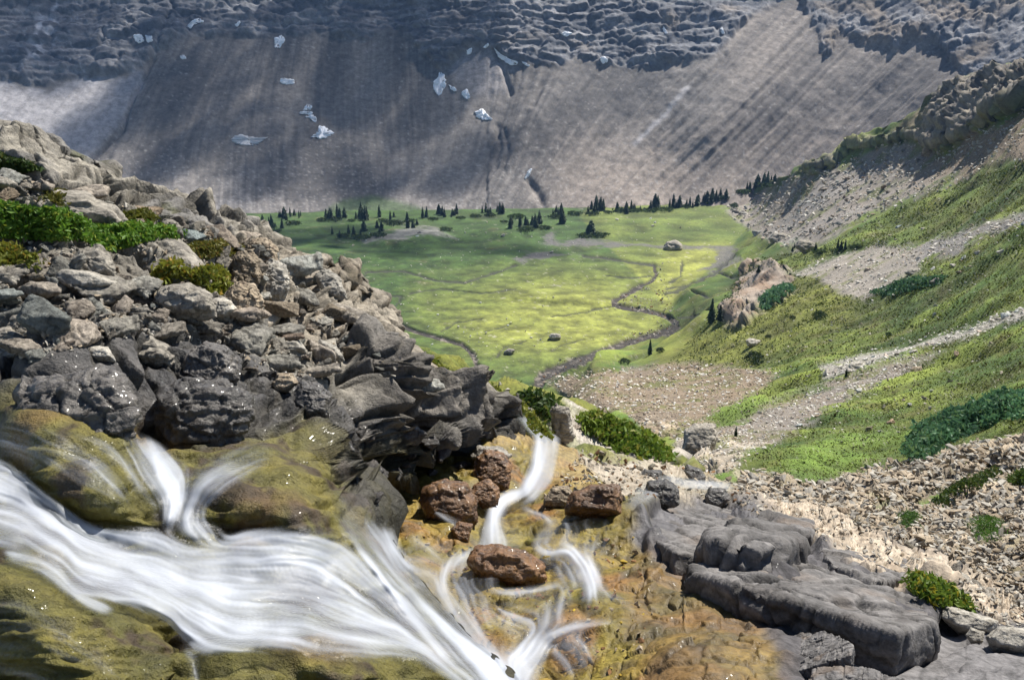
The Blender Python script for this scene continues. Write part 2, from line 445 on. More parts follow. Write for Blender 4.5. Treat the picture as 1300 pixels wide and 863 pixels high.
SCREE = dict(
    boulders=[(918, 266), (985, 234), (1010, 222), (1060, 213), (1110, 190), (1150, 180), (1200, 196), (1240, 168), (1310, 138), (1320, 198), (1250, 212), (1200, 238), (1130, 264), (1050, 302), (1000, 316), (965, 302), (935, 280)],
    pale=[(1000, 348), (1040, 330), (1065, 322), (1120, 314), (1178, 318), (1172, 346), (1130, 362), (1095, 380), (1060, 372), (1040, 356)],
    pale2=[(1120, 318), (1200, 300), (1250, 280), (1320, 262), (1320, 280), (1250, 300), (1200, 330), (1150, 340)],
    bluff=[(915, 405), (930, 388), (950, 352), (962, 340), (985, 336), (1008, 348), (996, 372), (975, 395), (945, 415), (920, 418)],
    strip=[(1040, 466), (1075, 455), (1140, 440), (1195, 424), (1240, 410), (1320, 380), (1320, 395), (1240, 424), (1190, 438), (1120, 460), (1075, 475), (1045, 482)],
    centre=[(1200, 444), (1150, 472), (1100, 498), (1050, 522), (960, 575), (900, 615), (870, 640), (840, 590), (862, 556), (905, 540), (960, 522), (1040, 494), (1120, 462)],
    brown=[(690, 486), (720, 474), (790, 468), (850, 462), (930, 464), (990, 474), (960, 500), (905, 530), (860, 560), (800, 545), (740, 512)],
    low=[(880, 640), (940, 598), (985, 600), (1040, 612), (1100, 590), (1180, 578), (1240, 560), (1330, 548), (1540, 540), (1540, 980), (1200, 980), (900, 720)],
)
GRASS = [[(985, 600), (1010, 580), (1060, 556), (1130, 536), (1175, 552), (1130, 580), (1080, 602), (1030, 612)], [(1160, 636), (1195, 616), (1230, 606), (1270, 590), (1265, 602), (1215, 625), (1170, 645)],
         [(1280, 600), (1330, 580), (1330, 610), (1290, 615)], [(735, 520), (790, 522), (840, 560), (868, 585), (820, 590), (770, 560)], [(880, 545), (930, 515), (985, 508), (955, 530), (905, 548)],
         [(1105, 640), (1125, 632), (1128, 642), (1110, 648)], [(905, 600), (940, 606), (935, 618), (910, 614)]]
OUTCROP = [[(1010, 224), (1012, 208), (1035, 200), (1062, 192), (1078, 178), (1125, 170), (1160, 158), (1172, 140), (1186, 118), (1202, 104), (1225, 96), (1262, 84), (1300, 80), (1420, 58), (1430, 112), (1320, 132), (1262, 158), (1230, 178), (1195, 196), (1175, 194), (1150, 180), (1115, 188), (1085, 192), (1060, 212), (1040, 222)]]

def build_valley():
    u = np.linspace(-160, 1520, 890); t = np.linspace(0, 1, 410)
    top = interp(SKY_V, u); bot = interp(BOT_V, u)
    V = top[None] + (t[:, None]) * (bot - top)[None]; U = np.broadcast_to(u, V.shape).copy()
    wj = fbm(np.stack([u / 14, u * 0, u * 0], 1), 3)[None] * 3 * sstep(990, 1030, u)[None]
    V = V + wj * (1 - t[:, None]) ** 6
    Lh = np.log(tps(HILL)(U, V))
    Lm = np.log(np.clip(100.0 / np.maximum(-slope_k(V), .1), 0, 660))
    hill = sstep(.03, -.05, Lh - Lm)
    s = .018
    L = -s * np.log(np.exp(-Lm / s) + np.exp(-Lh / s))
    L = bumps(U, V, L, [(508, 300, 58, 14, 0, .034), (545, 292, 22, 9, 0, .02), (640, 290, 50, 12, 0, .03), (700, 375, 90, 9, 4, .018), (740, 345, 80, 8, -4, .012), (420, 320, 90, 8, 5, .015),
                        (610, 328, 60, 8, 0, .014), (800, 285, 120, 12, -4, .012), (850, 318, 0.1, .1, 0, 0),
                        (952, 375, 44, 18, -48, .035), (1110, 345, 70, 24, -12, .02), (930, 340, 18, 9, 0, .015)])
    pxf, pyf = U, V
    w1 = gn(np.stack([U.ravel() / 30, V.ravel() / 18, U.ravel() * 0 + 2], 1)).reshape(U.shape)
    w2 = gn(np.stack([U.ravel() / 9, V.ravel() / 6, U.ravel() * 0 + 7], 1)).reshape(U.shape)
    oc = np.full(U.shape, -99.)
    for p in OUTCROP: oc = np.maximum(oc, polydist(U + 6 * w1 + 3 * w2, V + 3 * w2, p))
    och = sstep(0, 14, oc)
    L = L - .034 * och
    Y = np.exp(L)
    # skirt falling away behind the skyline
    K = 10
    P0 = at(U, V, Y)
    a = np.linspace(math.pi / 2, math.pi / 2 / K, K)[:, None]
    r = .012 * Y[0][None]
    sk = np.stack([np.broadcast_to(P0[0, :, 0][None], (K, len(u))), P0[0, :, 1][None] + r * np.sin(a) * 1.5, P0[0, :, 2][None] - r * 2.2 * (1 - np.cos(a)) - r * .2 * np.sin(a)], -1)
    P = np.concatenate([sk, P0], 0)
    U, V, Y, hill, oc, och, w1, w2 = [np.concatenate([np.repeat(q[:1], K, 0), q], 0) for q in (U, V, Y, hill, oc, och, w1, w2)]
    n = grid_normals(P)
    sh = U.shape
    px, py, hill, oc, och, w1, w2 = [q.ravel() for q in (U, V, hill, oc, och, w1, w2)]
    fl = P.reshape(-1, 3); pix = spacing(P) / 1.5; pxs = Y.ravel() / FPX
    q1 = gn(lod(fl, 30.) + 3); q2 = gn(lod(fl, 9.) + 5); q3 = gn(lod(fl, 3.) + 8)
    qx, qy = px + 12 * q1 + 8 * q2 + 5 * q3, py + 5 * q1 + 4 * q2 + 3 * q3
    m = {k: sstep(-3, 5, polydist(qx, qy, p)) for k, p in SCREE.items()}
    gr = np.zeros(len(px))
    for p in GRASS: gr = np.maximum(gr, sstep(-2, 5, polydist(qx, qy, p)))
    m['low'] = m['low'] * (1 - gr); m['centre'] = m['centre'] * (1 - gr); m['brown'] = m['brown'] * (1 - gr)
    scree = np.clip(sum(m.values()), 0, 1)
    lams = [.05 * 2 ** k for k in range(11)]
    relief = octaves(fl, pix, lams, 5., 2.2, 50)
    fine = octaves(fl, pix, lams, 55., 1.6, 12)
    # grass tussocks, scree blocks
    big = octaves(fl, pix, lams, 5., 14., 50)
    h = (relief - .6 * big) * (.012 + .035 * hill) + fine * (.06 * hill + .02)
    h *= (1 - .5 * scree)
    sid = np.zeros(len(px), np.float32); sh_ = np.zeros(len(px), np.float32); sedge = np.ones(len(px), np.float32)
    for k, lam in enumerate([.09, .2, .45, 1.0, 2.2]):
        q = lam / pix
        w = sstep(4, 6.5, q) * (1 - sstep(11, 16, q))
        ix = np.nonzero((w > .02) & (scree > .02))[0]
        if not len(ix): continue
        hh, rr, ed = stones(fl[ix], lam, 7. + k, (1, 1, 1.8), .65)
        big = np.where(m['boulders'][ix] > .5, 1.3, 1.0)
        sh_[ix] += (w[ix] * hh * .8 * big).astype(np.float32); sid[ix] = np.where(w[ix] > .4, rr, sid[ix]); sedge[ix] = np.minimum(sedge[ix], 1 - w[ix] * (1 - ed))
    h += sh_ * scree * .35
    crag = octaves(fl * np.array([1, 1, .7]), pix, [2, 4, 8, 16, 32], 15., 2, 90, ridged=True)
    ix = np.nonzero(och > .01)[0]
    bl = np.zeros(len(px), np.float32); qq = fl[ix] + np.stack([w1[ix], w2[ix], w1[ix]], 1) * 1.2
    bl[ix] = stones(qq, 5.0, 3., (1, 1, 1.3), .9, .12)[0] + stones(qq, 2.2, 3., (1, 1, 1.3), .88, .15)[0]
    lz = (fl[:, 2] + .25 * fl[:, 0]) / 2.4 + .5 * q1; lz = lz - np.floor(lz)
    h += och * (.12 * crag + .55 * bl + (sstep(0, .3, lz) - lz) * 1.1)
    mb = m['bluff']
    ix = np.nonzero(mb > .01)[0]
    b2 = np.zeros(len(px), np.float32); b2[ix] = stones(fl[ix], 3.5, 8., (1.8, 1.8, .45), .5)[0]
    h += mb * (.10 * crag + .22 * b2)
    # creek beds cut into the meadow
    cw = interp(CREEK_W, py)
    cx = px + 2.2 * w2; cy = py + 1.0 * w2
    dc = linedist(cx, cy, spline(CREEK, 60).tolist())
    creek = sstep(cw * .85, cw * .6, dc)
    d2 = linedist(cx, cy, CREEK2); creek2 = sstep(3.2, 2.0, d2 * .9)
    side = np.zeros(len(px))
    for ln, wd in SIDE: side = np.maximum(side, sstep(wd * 1.0, wd * .55, linedist(cx, cy, ln)))
    flat = np.zeros(len(px))
    for p in FLATS: flat = np.maximum(flat, sstep(-1.5, 3, polydist(qx, qy, p)))
    hole = np.clip(creek + creek2 + .7 * side, 0, 1)
    h = h * (1 - .8 * np.clip(hole + flat, 0, 1)) - .9 * hole
    P2 = P + n * h.reshape(sh)[..., None]
    # ---- colour
    g1 = 1.5 * fbm(lod(fl, 55.) + 4, 5); g2 = 1.5 * fbm(lod(fl, 16.) + 14, 4); g3 = 1.3 * fbm(lod(fl, 5.) + 24, 3); g5 = 1.4 * fbm(lod(fl, 1.9) + 61, 2)
    g4 = fine / pix * .06
    yel = np.exp(-(((px - 725) / 190) ** 2 + ((py - 405) / 62) ** 2) ** 1.2) + .75 * sstep(820, 880, px) * sstep(300, 330, py) * (1 - hill)
    yel += .5 * sstep(270, 262, np.abs(px - 850) + 150 + np.abs(py - 275)) * .8
    yel = np.clip(yel * 1.05 - .08 + .22 * g1 + .14 * g2, 0, 1.1)
    mead = mix((.040, .076, .016), (.215, .228, .048), np.clip(yel, 0, 1))
    mead = mix(mead, (.048, .07, .018), sstep(.05, .8, g1 + .35 * g2 - .35 * yel) * .75)
    mead = mix(mead, (.10, .075, .035), sstep(.3, .9, g2 + .3 * g3 - .5 * yel) * .5)
    hg = mix((.05, .088, .016), (.15, .185, .03), sstep(-.6, .6, g1 + .6 * g2))
    hg = mix(hg, (.095, .075, .028), sstep(.1, .6, g2 + .4 * g3 + .3 * gn(np.stack([px / 90, py / 30, px * 0 + 41], 1))) * .6)
    hg = mix(hg, (.028, .046, .014), sstep(.25, .8, g3 + .35 * g2) * .7)
    hg = mix(hg, (.17, .17, .03), .7 * sstep(60, 10, linedist(px, py, [(860, 470), (930, 440), (1000, 400), (1060, 372)])))
    hg = mix(hg, (.10, .16, .024), gr * .7)
    g = mix(mead, hg, hill)
    g = g * (1 + np.clip(.9 * g4, -.45, .6)[:, None])
    pale = sstep(.55, .8, .7 * g3 + .8 * g5 + .25 * g2)
    g = mix(g, (.40, .37, .30), pale * np.where(hill > .5, .55, .5 + .2 * yel) * sstep(-.5, .2, g1))
    grey = mix((.29, .27, .25), (.40, .36, .30), sid)
    tanc = mix((.30, .225, .15), (.44, .36, .26), sid)
    tw = np.clip(.35 * m['boulders'] + sstep(1120, 1260, px) * sstep(280, 180, py) + .9 * m['low'] + m['brown'] + .5 * m['centre'] + m['pale'] * .6, 0, 1)
    rc = mix(grey * (1 + .2 * m['boulders'][:, None]), tanc, np.clip(tw + .4 * g1, 0, 1))
    rc = mix(rc, (.50, .46, .40), np.clip(m['strip'] + .6 * m['pale'], 0, 1) * .8)
    rc = mix(rc, (.27, .20, .115), sstep(.0, .6, g1 + .3 * g2) * m['brown'] * .7)
    rc = rc * .92 * (.72 + .55 * sid)[:, None] * (.45 + .55 * sedge)[:, None]
    moss = sstep(.10, .40, g1 * .6 + g2 + .45 * g3 - .05 + .08 * m['brown'])
    rc = mix(rc, (.11, .125, .03), moss * np.where(m['strip'] + m['low'] > .5, .25, .75))
    col = mix(g, rc, scree)
    col = mix(col, mix((.085, .077, .068), (.25, .215, .165), sstep(-.6, .6, g2 + g3 + .06 * bl)), och)
    col = mix(col, (.13, .125, .05), och * sstep(.5, .9, g1 + .5 * g2) * .4)
    sp = sstep(-4, 8, polydist(qx, qy, [(1010, 205), (1060, 192), (1130, 165), (1185, 128), (1210, 112), (1180, 158), (1120, 176), (1060, 200)])) * (1 - och)
    col = mix(col, (.24, .18, .11), sp * .8)
    col = mix(col, mix((.30, .25, .20), (.22, .15, .10), sstep(-.3, .4, g2)), mb)
    mound = sstep(-2, 4, polydist(qx, qy, [(450, 303), (475, 294), (520, 285), (555, 288), (580, 303), (530, 300), (520, 306), (460, 308)]))
    col = mix(col, mix((.13, .125, .12), (.20, .19, .18), sstep(-.3, .3, g3)), mound * .85)
    col = mix(col, (.125, .115, .115), flat * .85)
    grav = mix((.045, .038, .032), (.22, .19, .16), sstep(.15, .6, g3 + .6 * g5))
    col = mix(col, grav, np.clip(creek + creek2, 0, 1)); col = mix(col, (.045, .045, .035), side * .85)
    wet = np.zeros(len(px))
    F = grid_faces(*sh)
    och_f = och[F].mean(1) > .5
    attrs = {'col': col, 'wet': wet}
    def sub(name, sel):
        f = F[sel]; ids, inv = np.unique(f, return_inverse=True)
        me = mesh_from(name, P2.reshape(-1, 3)[ids], inv.reshape(f.shape), {k: a[ids] for k, a in attrs.items()}, mat=M_VAL)
        return tag(link(name, me), kind='structure')
    hill_f = (hill[F].mean(1) > .5)
    sub('meadow', ~och_f & ~hill_f); sub('hillside', ~och_f & hill_f)
    o = sub('rock_outcrop', och_f)
    o['kind'] = 'thing'; tag(o, 'long dark craggy cliff band jutting from the top of the stony slope', 'rock outcrop')
    DM_VAL.add(P2)
build_valley()
# ------------------------------------------------------------------ foreground: rock bench on the left
RIM = [(130, -70), (150, -45), (165, -8), (170, 2), (180, 20), (190, 36), (197, 62), (208, 98), (220, 110), (235, 126), (243, 160), (250, 200), (262, 240), (272, 262), (283, 306), (292, 318), (302, 334), (318, 352), (330, 396), (340, 420), (360, 428), (383, 462),
       (412, 478), (440, 500), (460, 528), (485, 545), (500, 572), (512, 595), (525, 602), (550, 604), (572, 598), (590, 560), (605, 490), (630, 452), (650, 448), (700, 474), (750, 520), (800, 564), (850, 616), (900, 655), (980, 710)]
BENCH = [(-130, 1000, 1.75), (300, 1000, 1.9), (600, 1000, 2.25), (740, 980, 2.5), (-130, 860, 2.35), (0, 860, 2.4), (300, 860, 2.5), (500, 860, 2.75), (640, 862, 3.05),
         (200, 720, 3.1), (0, 720, 2.85), (-130, 720, 2.8), (420, 720, 3.35), (480, 720, 3.6), (0, 600, 3.55), (-130, 600, 3.4), (200, 560, 4.4), (200, 640, 3.65), (330, 640, 3.75), (440, 650, 4.3), (100, 610, 3.6),
         (250, 500, 4.85), (100, 440, 5.05), (0, 440, 4.9), (-130, 440, 4.7), (0, 380, 5.4), (-130, 380, 5.1), (50, 300, 6.35), (-130, 250, 6.2), (-130, 150, 8), (0, 170, 8.4), (0, 240, 7.2), (150, 240, 8.5), (100, 380, 5.7), (200, 420, 5.6),
         (320, 300, 9.0), (250, 330, 7.3), (300, 400, 6.5), (380, 345, 8.8), (380, 420, 7.2), (450, 390, 9.5), (420, 480, 6.9), (345, 480, 5.8), (360, 525, 5.2), (380, 560, 5.0), (405, 600, 4.75), (450, 470, 7.1), (440, 560, 6.5), (470, 600, 6.8),
         (500, 445, 9.0), (530, 500, 7.8), (530, 580, 7.5), (590, 512, 8.5), (592, 575, 8.1), (480, 500, 7.2), (485, 570, 7.1), (425, 540, 6.2), (450, 630, 6.0)]

def build_bench():
    rim = np.array(RIM, float)
    v = np.arange(132, 972, 1.45); t = np.linspace(0, 1, 520) ** .92
    R = np.interp(v, rim[:, 0], rim[:, 1])
    R = R + 5 * fbm(np.stack([v / 16, v * 0, v * 0], 1), 3) * sstep(650, 560, v)
    U = -140 + t[None] * (R[:, None] + 140); V = np.broadcast_to(v[:, None], U.shape).copy()
    L = np.log(tps(BENCH)(U, V))
    L = bumps(U, V, L, [(60, 800, 130, 70, 25, .10), (100, 590, 120, 42, 28, .07), (60, 560, 70, 24, 12, .03), (340, 640, 75, 30, 12, .05), (400, 585, 30, 45, -15, .05), (280, 650, 40, 22, 0, .035), (140, 640, 70, 22, 22, .03),
                        (110, 500, 80, 34, 5, .05), (300, 750, 150, 40, 12, -.02), (180, 600, 30, 40, 10, -.03), (90, 690, 120, 30, 22, -.03), (205, 850, 22, 40, 0, -.10), (360, 860, 120, 22, 0, .05), (480, 855, 90, 18, 4, .05)])
    Y = np.exp(L)
    P0 = at(U, V, Y)
    K = 14
    a = np.linspace(math.pi / 2 / K, math.pi / 2, K)[None, :, None]
    r = (.04 + .02 * Y[:, -1] * sstep(640, 560, v))[:, None, None]
    e = P0[:, -1][:, None, :]
    sk = e + np.concatenate([.6 * r * np.sin(a), r * 1.3 * np.sin(a), -r * 1.0 * (1 - np.cos(a)) - .02 * a], -1)
    dr = np.linspace(.1, 2.2, 8)[None, :, None]
    sk2 = sk[:, -1:, :] + np.concatenate([np.zeros_like(dr), np.zeros_like(dr), -dr], -1)
    P = np.concatenate([P0, sk, sk2], 1)
    pad = lambda q: np.concatenate([q, np.repeat(q[:, -1:], K + 8, 1)], 1)
    U, V, Y = pad(U), pad(V), pad(Y)
    n = grid_normals(P); sh = U.shape
    px, py = U.ravel(), V.ravel(); fl = P.reshape(-1, 3); pix = spacing(P) / 1.5
    w1 = gn(fl / .7); w2 = gn(fl / .22 + 9); w3 = gn(fl / .07 + 19)
    qx, qy = px + 10 * w1 + 6 * w2, py + 7 * w1 + 4 * w2
    def pm(poly, s=8): return sstep(-s, s, polydist(qx, qy, poly))
    wetline = [(-150, 470), (0, 462), (60, 452), (140, 455), (200, 440), (235, 440), (300, 462), (330, 496), (370, 505), (400, 525), (430, 540), (470, 560), (540, 580), (620, 590)]
    wet = sstep(-14, 14, qy - interp(wetline, px))
    flow = pm([(-200, 530), (20, 520), (110, 540), (170, 550), (240, 590), (330, 560), (380, 560), (420, 640), (500, 720), (760, 990), (-200, 990)], 14)
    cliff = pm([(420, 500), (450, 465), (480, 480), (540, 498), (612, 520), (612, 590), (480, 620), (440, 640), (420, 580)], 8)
    pale = pm([(285, 330), (310, 305), (350, 300), (440, 350), (510, 440), (600, 505), (560, 500), (480, 470), (440, 450), (400, 460), (340, 430), (285, 400)], 10)
    # relief
    lams = [.015 * 2 ** k for k in range(8)]
    rough = octaves(fl, pix, lams, 2., 1.8, 70); ridg = octaves(fl, pix, lams[2:], 12., 3, 90, ridged=True)
    s1, id1, e1 = stones(fl + .05 * np.stack([w1, w2, w1], 1), .8, 4., (.8, 1, 2.4), .9, .09); s2, id2, e2 = stones(fl + .03 * np.stack([w2, w3, w2], 1), .3, 14., (.8, 1, 2.2), .88, .12); s3, id3, e3 = stones(fl, .10, 24., (1, 1, 1.7), .6)
    dmp = lambda lam: 1 - sstep(.10 * lam, .24 * lam, pix)
    s1, s2, s3 = s1 * dmp(.8), s2 * dmp(.3), s3 * dmp(.10)
    dry = (1 - flow)
    lay = ((fl[:, 2] + .25 * fl[:, 0] + .05 * w1) / .16); lf = lay - np.floor(lay)
    terr = (sstep(0, .4, lf) - lf) * .10
    far = sstep(5.2, 7.5, Y.ravel())
    rubble = pm([(-200, 330), (0, 320), (120, 310), (300, 360), (330, 430), (300, 460), (200, 450), (100, 450), (-200, 470)], 14)
    h = dry * (.42 * s1 * (.5 + .5 * far) + .40 * s2 + .28 * s3 * (.4 + .6 * rubble) + terr * (.6 + .8 * far) + .09 * rough + .06 * ridg)
    h += cliff * (.25 * s1 + .18 * ridg - .10)
    und = pm([(468, 520), (500, 515), (545, 545), (540, 575), (470, 580), (462, 550)], 12)
    h -= .28 * und
    fx = np.stack([px / 60, py / 14, px * 0], 1)
    h += flow * (.085 * rough + .022 * gn(fx * 1.5) + .03 * w1 + .03 * ridg)
    h *= np.where(px > np.interp(py, rim[:, 0], rim[:, 1]) - 30, .7, 1.0)
    P2 = P + n * h.reshape(sh)[..., None]
    # colour
    c = mix((.165, .15, .125), (.30, .272, .222), np.clip(.5 * id2 + .5 * id1 + .3 * w2, 0, 1))
    c = mix(c, (.15, .145, .14), sstep(.1, .6, w1 + .5 * w2 + .3 * (id2 - .5)) * .7)
    c = mix(c, mix((.33, .285, .22), (.22, .175, .12), sstep(0, .6, w1 + .5 * w3)), pale * .75)
    c = mix(c, (.10, .11, .025), sstep(.35, .6, w1 * .7 + w2 * .5 - .3 * (e2 - .5)) * .55 * (1 - pale * .6) * sstep(420, 330, py))
    dk = mix((.030, .029, .030), (.085, .078, .072), np.clip(.5 + .7 * w2 + .4 * w3, 0, 1))
    c = mix(c, dk, wet * .96)
    br = sstep(.0, .5, w1 + .4 * w2)
    mo = mix((.085, .078, .016), (.15, .125, .022), np.clip(.5 + .8 * w2, 0, 1))
    mo = mix(mo, (.055, .036, .016), sstep(.0, .45, gn(fl / .28 + 40) + .5 * w3))
    mo = mix(mo, (.17, .10, .03), sstep(.3, .7, gn(fl / .4 + 60) + .3 * w2) * .7)
    c = mix(c, mo, flow * .95)
    # stones above the water in the back pool look brown-grey
    c = mix(c, (.16, .145, .12), sstep(.2, .6, gn(fl / .5 + 70)) * flow * sstep(560, 520, py) * .8)
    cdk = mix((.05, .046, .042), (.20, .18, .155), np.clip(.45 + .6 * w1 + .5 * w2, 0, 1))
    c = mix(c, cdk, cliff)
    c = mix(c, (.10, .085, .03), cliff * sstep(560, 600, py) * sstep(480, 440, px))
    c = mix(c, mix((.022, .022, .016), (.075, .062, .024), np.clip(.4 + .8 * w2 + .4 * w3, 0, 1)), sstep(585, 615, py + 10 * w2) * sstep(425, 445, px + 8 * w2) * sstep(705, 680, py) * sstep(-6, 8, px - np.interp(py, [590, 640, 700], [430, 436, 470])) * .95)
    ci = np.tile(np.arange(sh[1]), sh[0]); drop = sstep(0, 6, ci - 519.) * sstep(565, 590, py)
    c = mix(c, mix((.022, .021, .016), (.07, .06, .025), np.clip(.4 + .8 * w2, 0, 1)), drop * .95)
    crk = np.minimum(e1, e2)
    c = mix(c, (.05, .045, .035), (1 - crk) * dry * .8)
    c = mix(c, (.14, .125, .10), rubble * (1 - wet) * .45)
    wetv = np.clip(np.maximum(wet, flow) - .5 * cliff, 0, 1)
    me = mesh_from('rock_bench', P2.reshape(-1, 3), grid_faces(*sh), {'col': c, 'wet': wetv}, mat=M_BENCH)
    tag(link('bedrock', me), kind='structure')
    DM_BENCH.add(P2); DM.add(P2)

# ------------------------------------------------------------------ foreground: lower streambed, bank and bedrock on the right
BEDTOP = [(360, 380), (470, 425), (500, 440), (530, 455), (560, 467), (600, 479), (640, 489), (665, 499), (690, 508), (710, 513), (740, 519), (770, 532), (800, 546), (830, 562), (860, 580), (880, 596), (905, 606), (930, 618), (960, 632),
          (1000, 640), (1040, 655), (1075, 668), (1120, 688), (1160, 708), (1200, 728), (1250, 752), (1290, 778), (1330, 785), (1430, 800)]
BED = [(360, 380, 11), (470, 425, 11.5), (560, 468, 13.2), (640, 490, 18), (700, 512, 22.5), (740, 520, 26), (800, 548, 27), (860, 580, 24), (600, 505, 12), (650, 530, 10.5), (600, 525, 10.4), (700, 545, 12), (760, 560, 14), (800, 580, 13), (690, 590, 8.4), (640, 660, 6.35), (580, 640, 6.6),
       (480, 600, 7.4), (480, 700, 5.4), (560, 700, 5.6), (640, 760, 4.65), (560, 800, 4.2), (460, 780, 4.4), (640, 870, 3.5), (480, 870, 3.4), (640, 1000, 2.6), (360, 1000, 2.5), (360, 700, 5.0), (800, 700, 5.4), (780, 610, 8.4), (850, 640, 7.0), (830, 610, 9.0),
       (900, 600, 15), (905, 612, 13.5), (880, 620, 10), (960, 640, 11), (950, 660, 7.2), (1000, 645, 15), (1000, 680, 5.7), (1000, 740, 4.35), (1000, 860, 3.0), (1000, 1000, 2.25), (1300, 860, 3.15), (1430, 1000, 2.4), (1180, 760, 4.25), (1100, 700, 5.3), (1090, 672, 7.5), (1160, 708, 6.6), (1180, 735, 5.2),
       (1250, 800, 4.1), (1250, 752, 6.0), (1290, 790, 4.6), (1430, 800, 4.4), (1300, 825, 3.7), (800, 800, 3.9), (800, 1000, 2.45), (700, 640, 6.9), (750, 650, 6.5), (900, 800, 3.7)]

SLABTOP = list(BED)
BED += [(1000, 774, 4.02), (1100, 800, 3.92), (940, 758, 4.32), (1195, 804, 3.95), (880, 748, 4.65), (1040, 788, 3.95)]
SLABS = [[(806, 655), (850, 627), (920, 634), (956, 661), (1003, 658), (1028, 675), (1045, 690), (1090, 680), (1132, 694), (1156, 710), (1158, 740), (1176, 776), (1140, 772), (1045, 748), (940, 722), (890, 714), (840, 688)]]
def build_bed():
    u = np.arange(362, 1430, 1.55); t = np.linspace(0, 1, 400)
    top = interp(BEDTOP, u) + 2.5 * fbm(np.stack([u / 9, u * 0, u * 0], 1), 3)
    V = top[None] + (t[:, None] ** 1.15) * (985 - top)[None]; U = np.broadcast_to(u, V.shape).copy()
    L = np.log(tps(BED)(U, V))
    L = bumps(U, V, L, [(545, 665, 60, 32, 8, .03), (760, 668, 80, 34, 10, .03), (540, 610, 30, 16, 0, .02), (600, 730, 60, 40, 20, .012), (520, 745, 40, 28, 10, .025), (680, 760, 90, 40, 10, .012), (690, 700, 34, 16, 0, .02), (900, 780, 110, 24, 22, .02),
                        (610, 790, 40, 22, 10, -.012), (620, 670, 20, 40, 15, -.015), (685, 590, 25, 40, 12, -.01), (555, 690, 20, 30, 0, -.012), (760, 800, 60, 30, -10, .02), (850, 850, 80, 40, 10, .03), (500, 700, 20, 35, 0, -.02)])
    Y = np.exp(L); P0 = at(U, V, Y)
    K = 10
    a = np.linspace(math.pi / 2, math.pi / 2 / K, K)[:, None]
    r = .03 * Y[0][None]
    sk = np.stack([np.broadcast_to(P0[0, :, 0][None], (K, len(u))), P0[0, :, 1][None] + r * np.sin(a) * 1.6, P0[0, :, 2][None] - r * 3.0 * (1 - np.cos(a)) - r * .25 * np.sin(a)], -1)
    P = np.concatenate([sk, P0], 0)
    U, V, Y = [np.concatenate([np.repeat(q[:1], K, 0), q], 0) for q in (U, V, Y)]
    n = grid_normals(P); sh = U.shape
    px, py = U.ravel(), V.ravel(); fl = P.reshape(-1, 3); pix = spacing(P) / 1.5
    w1 = gn(fl / .6); w2 = gn(fl / .2 + 9); w3 = gn(fl / .065 + 19)
    sc = np.clip(Y.ravel() / 7, .6, 4)
    v1 = gn(lod(fl, 60.)); v2 = gn(lod(fl, 20.) + 5)
    qx, qy = px + 9 * w1 + 6 * w2, py + 6 * w1 + 4 * w2
    def pm(poly, s=7): return sstep(-s, s, polydist(qx, qy, poly))
    bank = pm([(300, 340), (600, 470), (720, 500), (880, 585), (900, 600), (860, 606), (790, 590), (740, 580), (705, 552), (668, 545), (640, 522), (600, 515), (560, 500), (480, 470), (300, 420)], 6)
    stonesm = pm([(720, 560), (745, 575), (800, 588), (870, 600), (960, 625), (960, 650), (900, 635), (850, 628), (830, 640), (790, 640), (760, 610), (735, 590)], 8)
    grey = pm([(805, 650), (860, 625), (960, 640), (1100, 668), (1450, 760), (1450, 1000), (1010, 1000), (985, 850), (960, 790), (900, 745), (850, 740), (800, 690)], 10)
    brown = pm([(790, 690), (850, 700), (960, 780), (1000, 860), (980, 1000), (800, 1000), (820, 860), (790, 790), (800, 740)], 16)
    dryfar = pm([(1010, 790), (1120, 790), (1200, 790), (1300, 820), (1450, 830), (1450, 1000), (1100, 1000), (1030, 850)], 14)
    lowscree = pm([(930, 610), (1000, 636), (1090, 670), (1180, 720), (1300, 770), (1450, 770), (1450, 800), (1260, 800), (1190, 765), (1150, 740), (1120, 715), (1050, 690), (960, 655)], 5)
    lams = [.015 * 2 ** k for k in range(9)]
    rough = octaves(fl, pix, lams, 2., 3.0, 60); ridg = octaves(fl, pix, lams[2:], 12., 3, 90, ridged=True)
    s1, id1, e1 = stones(fl, .5, 4., (1, 1, 1.6), .6); s2, id2, e2 = stones(fl + .03 * np.stack([w2, w3, w2], 1), .24, 14., (1, 1, 1.6), .88, .08); s3, id3, e3 = stones(fl, .09, 24., (1, 1, 1.4), .55)
    s4, id4, e4 = stones(fl, .85, 34., (1, 1, 2), .6)
    dmp = lambda lam: 1 - sstep(.10 * lam, .24 * lam, pix)
    s1, s2, s3, s4 = s1 * dmp(.5), s2 * dmp(.2), s3 * dmp(.09), s4 * dmp(.85)
    bed = np.clip(1 - bank - stonesm - grey - lowscree, 0, 1)
    h = bed * (.06 * rough + .20 * s2 + .10 * s3 + .10 * s1 + .03 * ridg)
    lay = (fl[:, 2] + .30 * fl[:, 0] - .1 * fl[:, 1] + .04 * w1) / .11; lf = lay - np.floor(lay)
    terr = (sstep(0, .3, lf) - lf) * .055
    h += grey * (.03 * rough + .14 * s1 * (1 - dryfar) + terr * (1 - .5 * dryfar) + .03 * ridg * (1 - dryfar) + .05 * np.minimum(s4, .05) * 2)
    h += bank * (.3 * s4 + .2 * s1 + .15 * rough) + stonesm * (.35 * s2 + .2 * s1 + .25 * s3) + lowscree * (.4 * s2 + .4 * s3)
    h -= .13 * sstep(0, 10, polydist(px, py, SLABS[0]))
    P2 = P + n * h.reshape(sh)[..., None]
    # colour
    c = mix((.20, .135, .022), (.115, .10, .018), np.clip(.5 + .9 * w1 + .3 * w2, 0, 1))
    c = mix(c, (.22, .105, .03), sstep(.1, .6, gn(fl / .45 + 33) + .3 * w2) * .8)
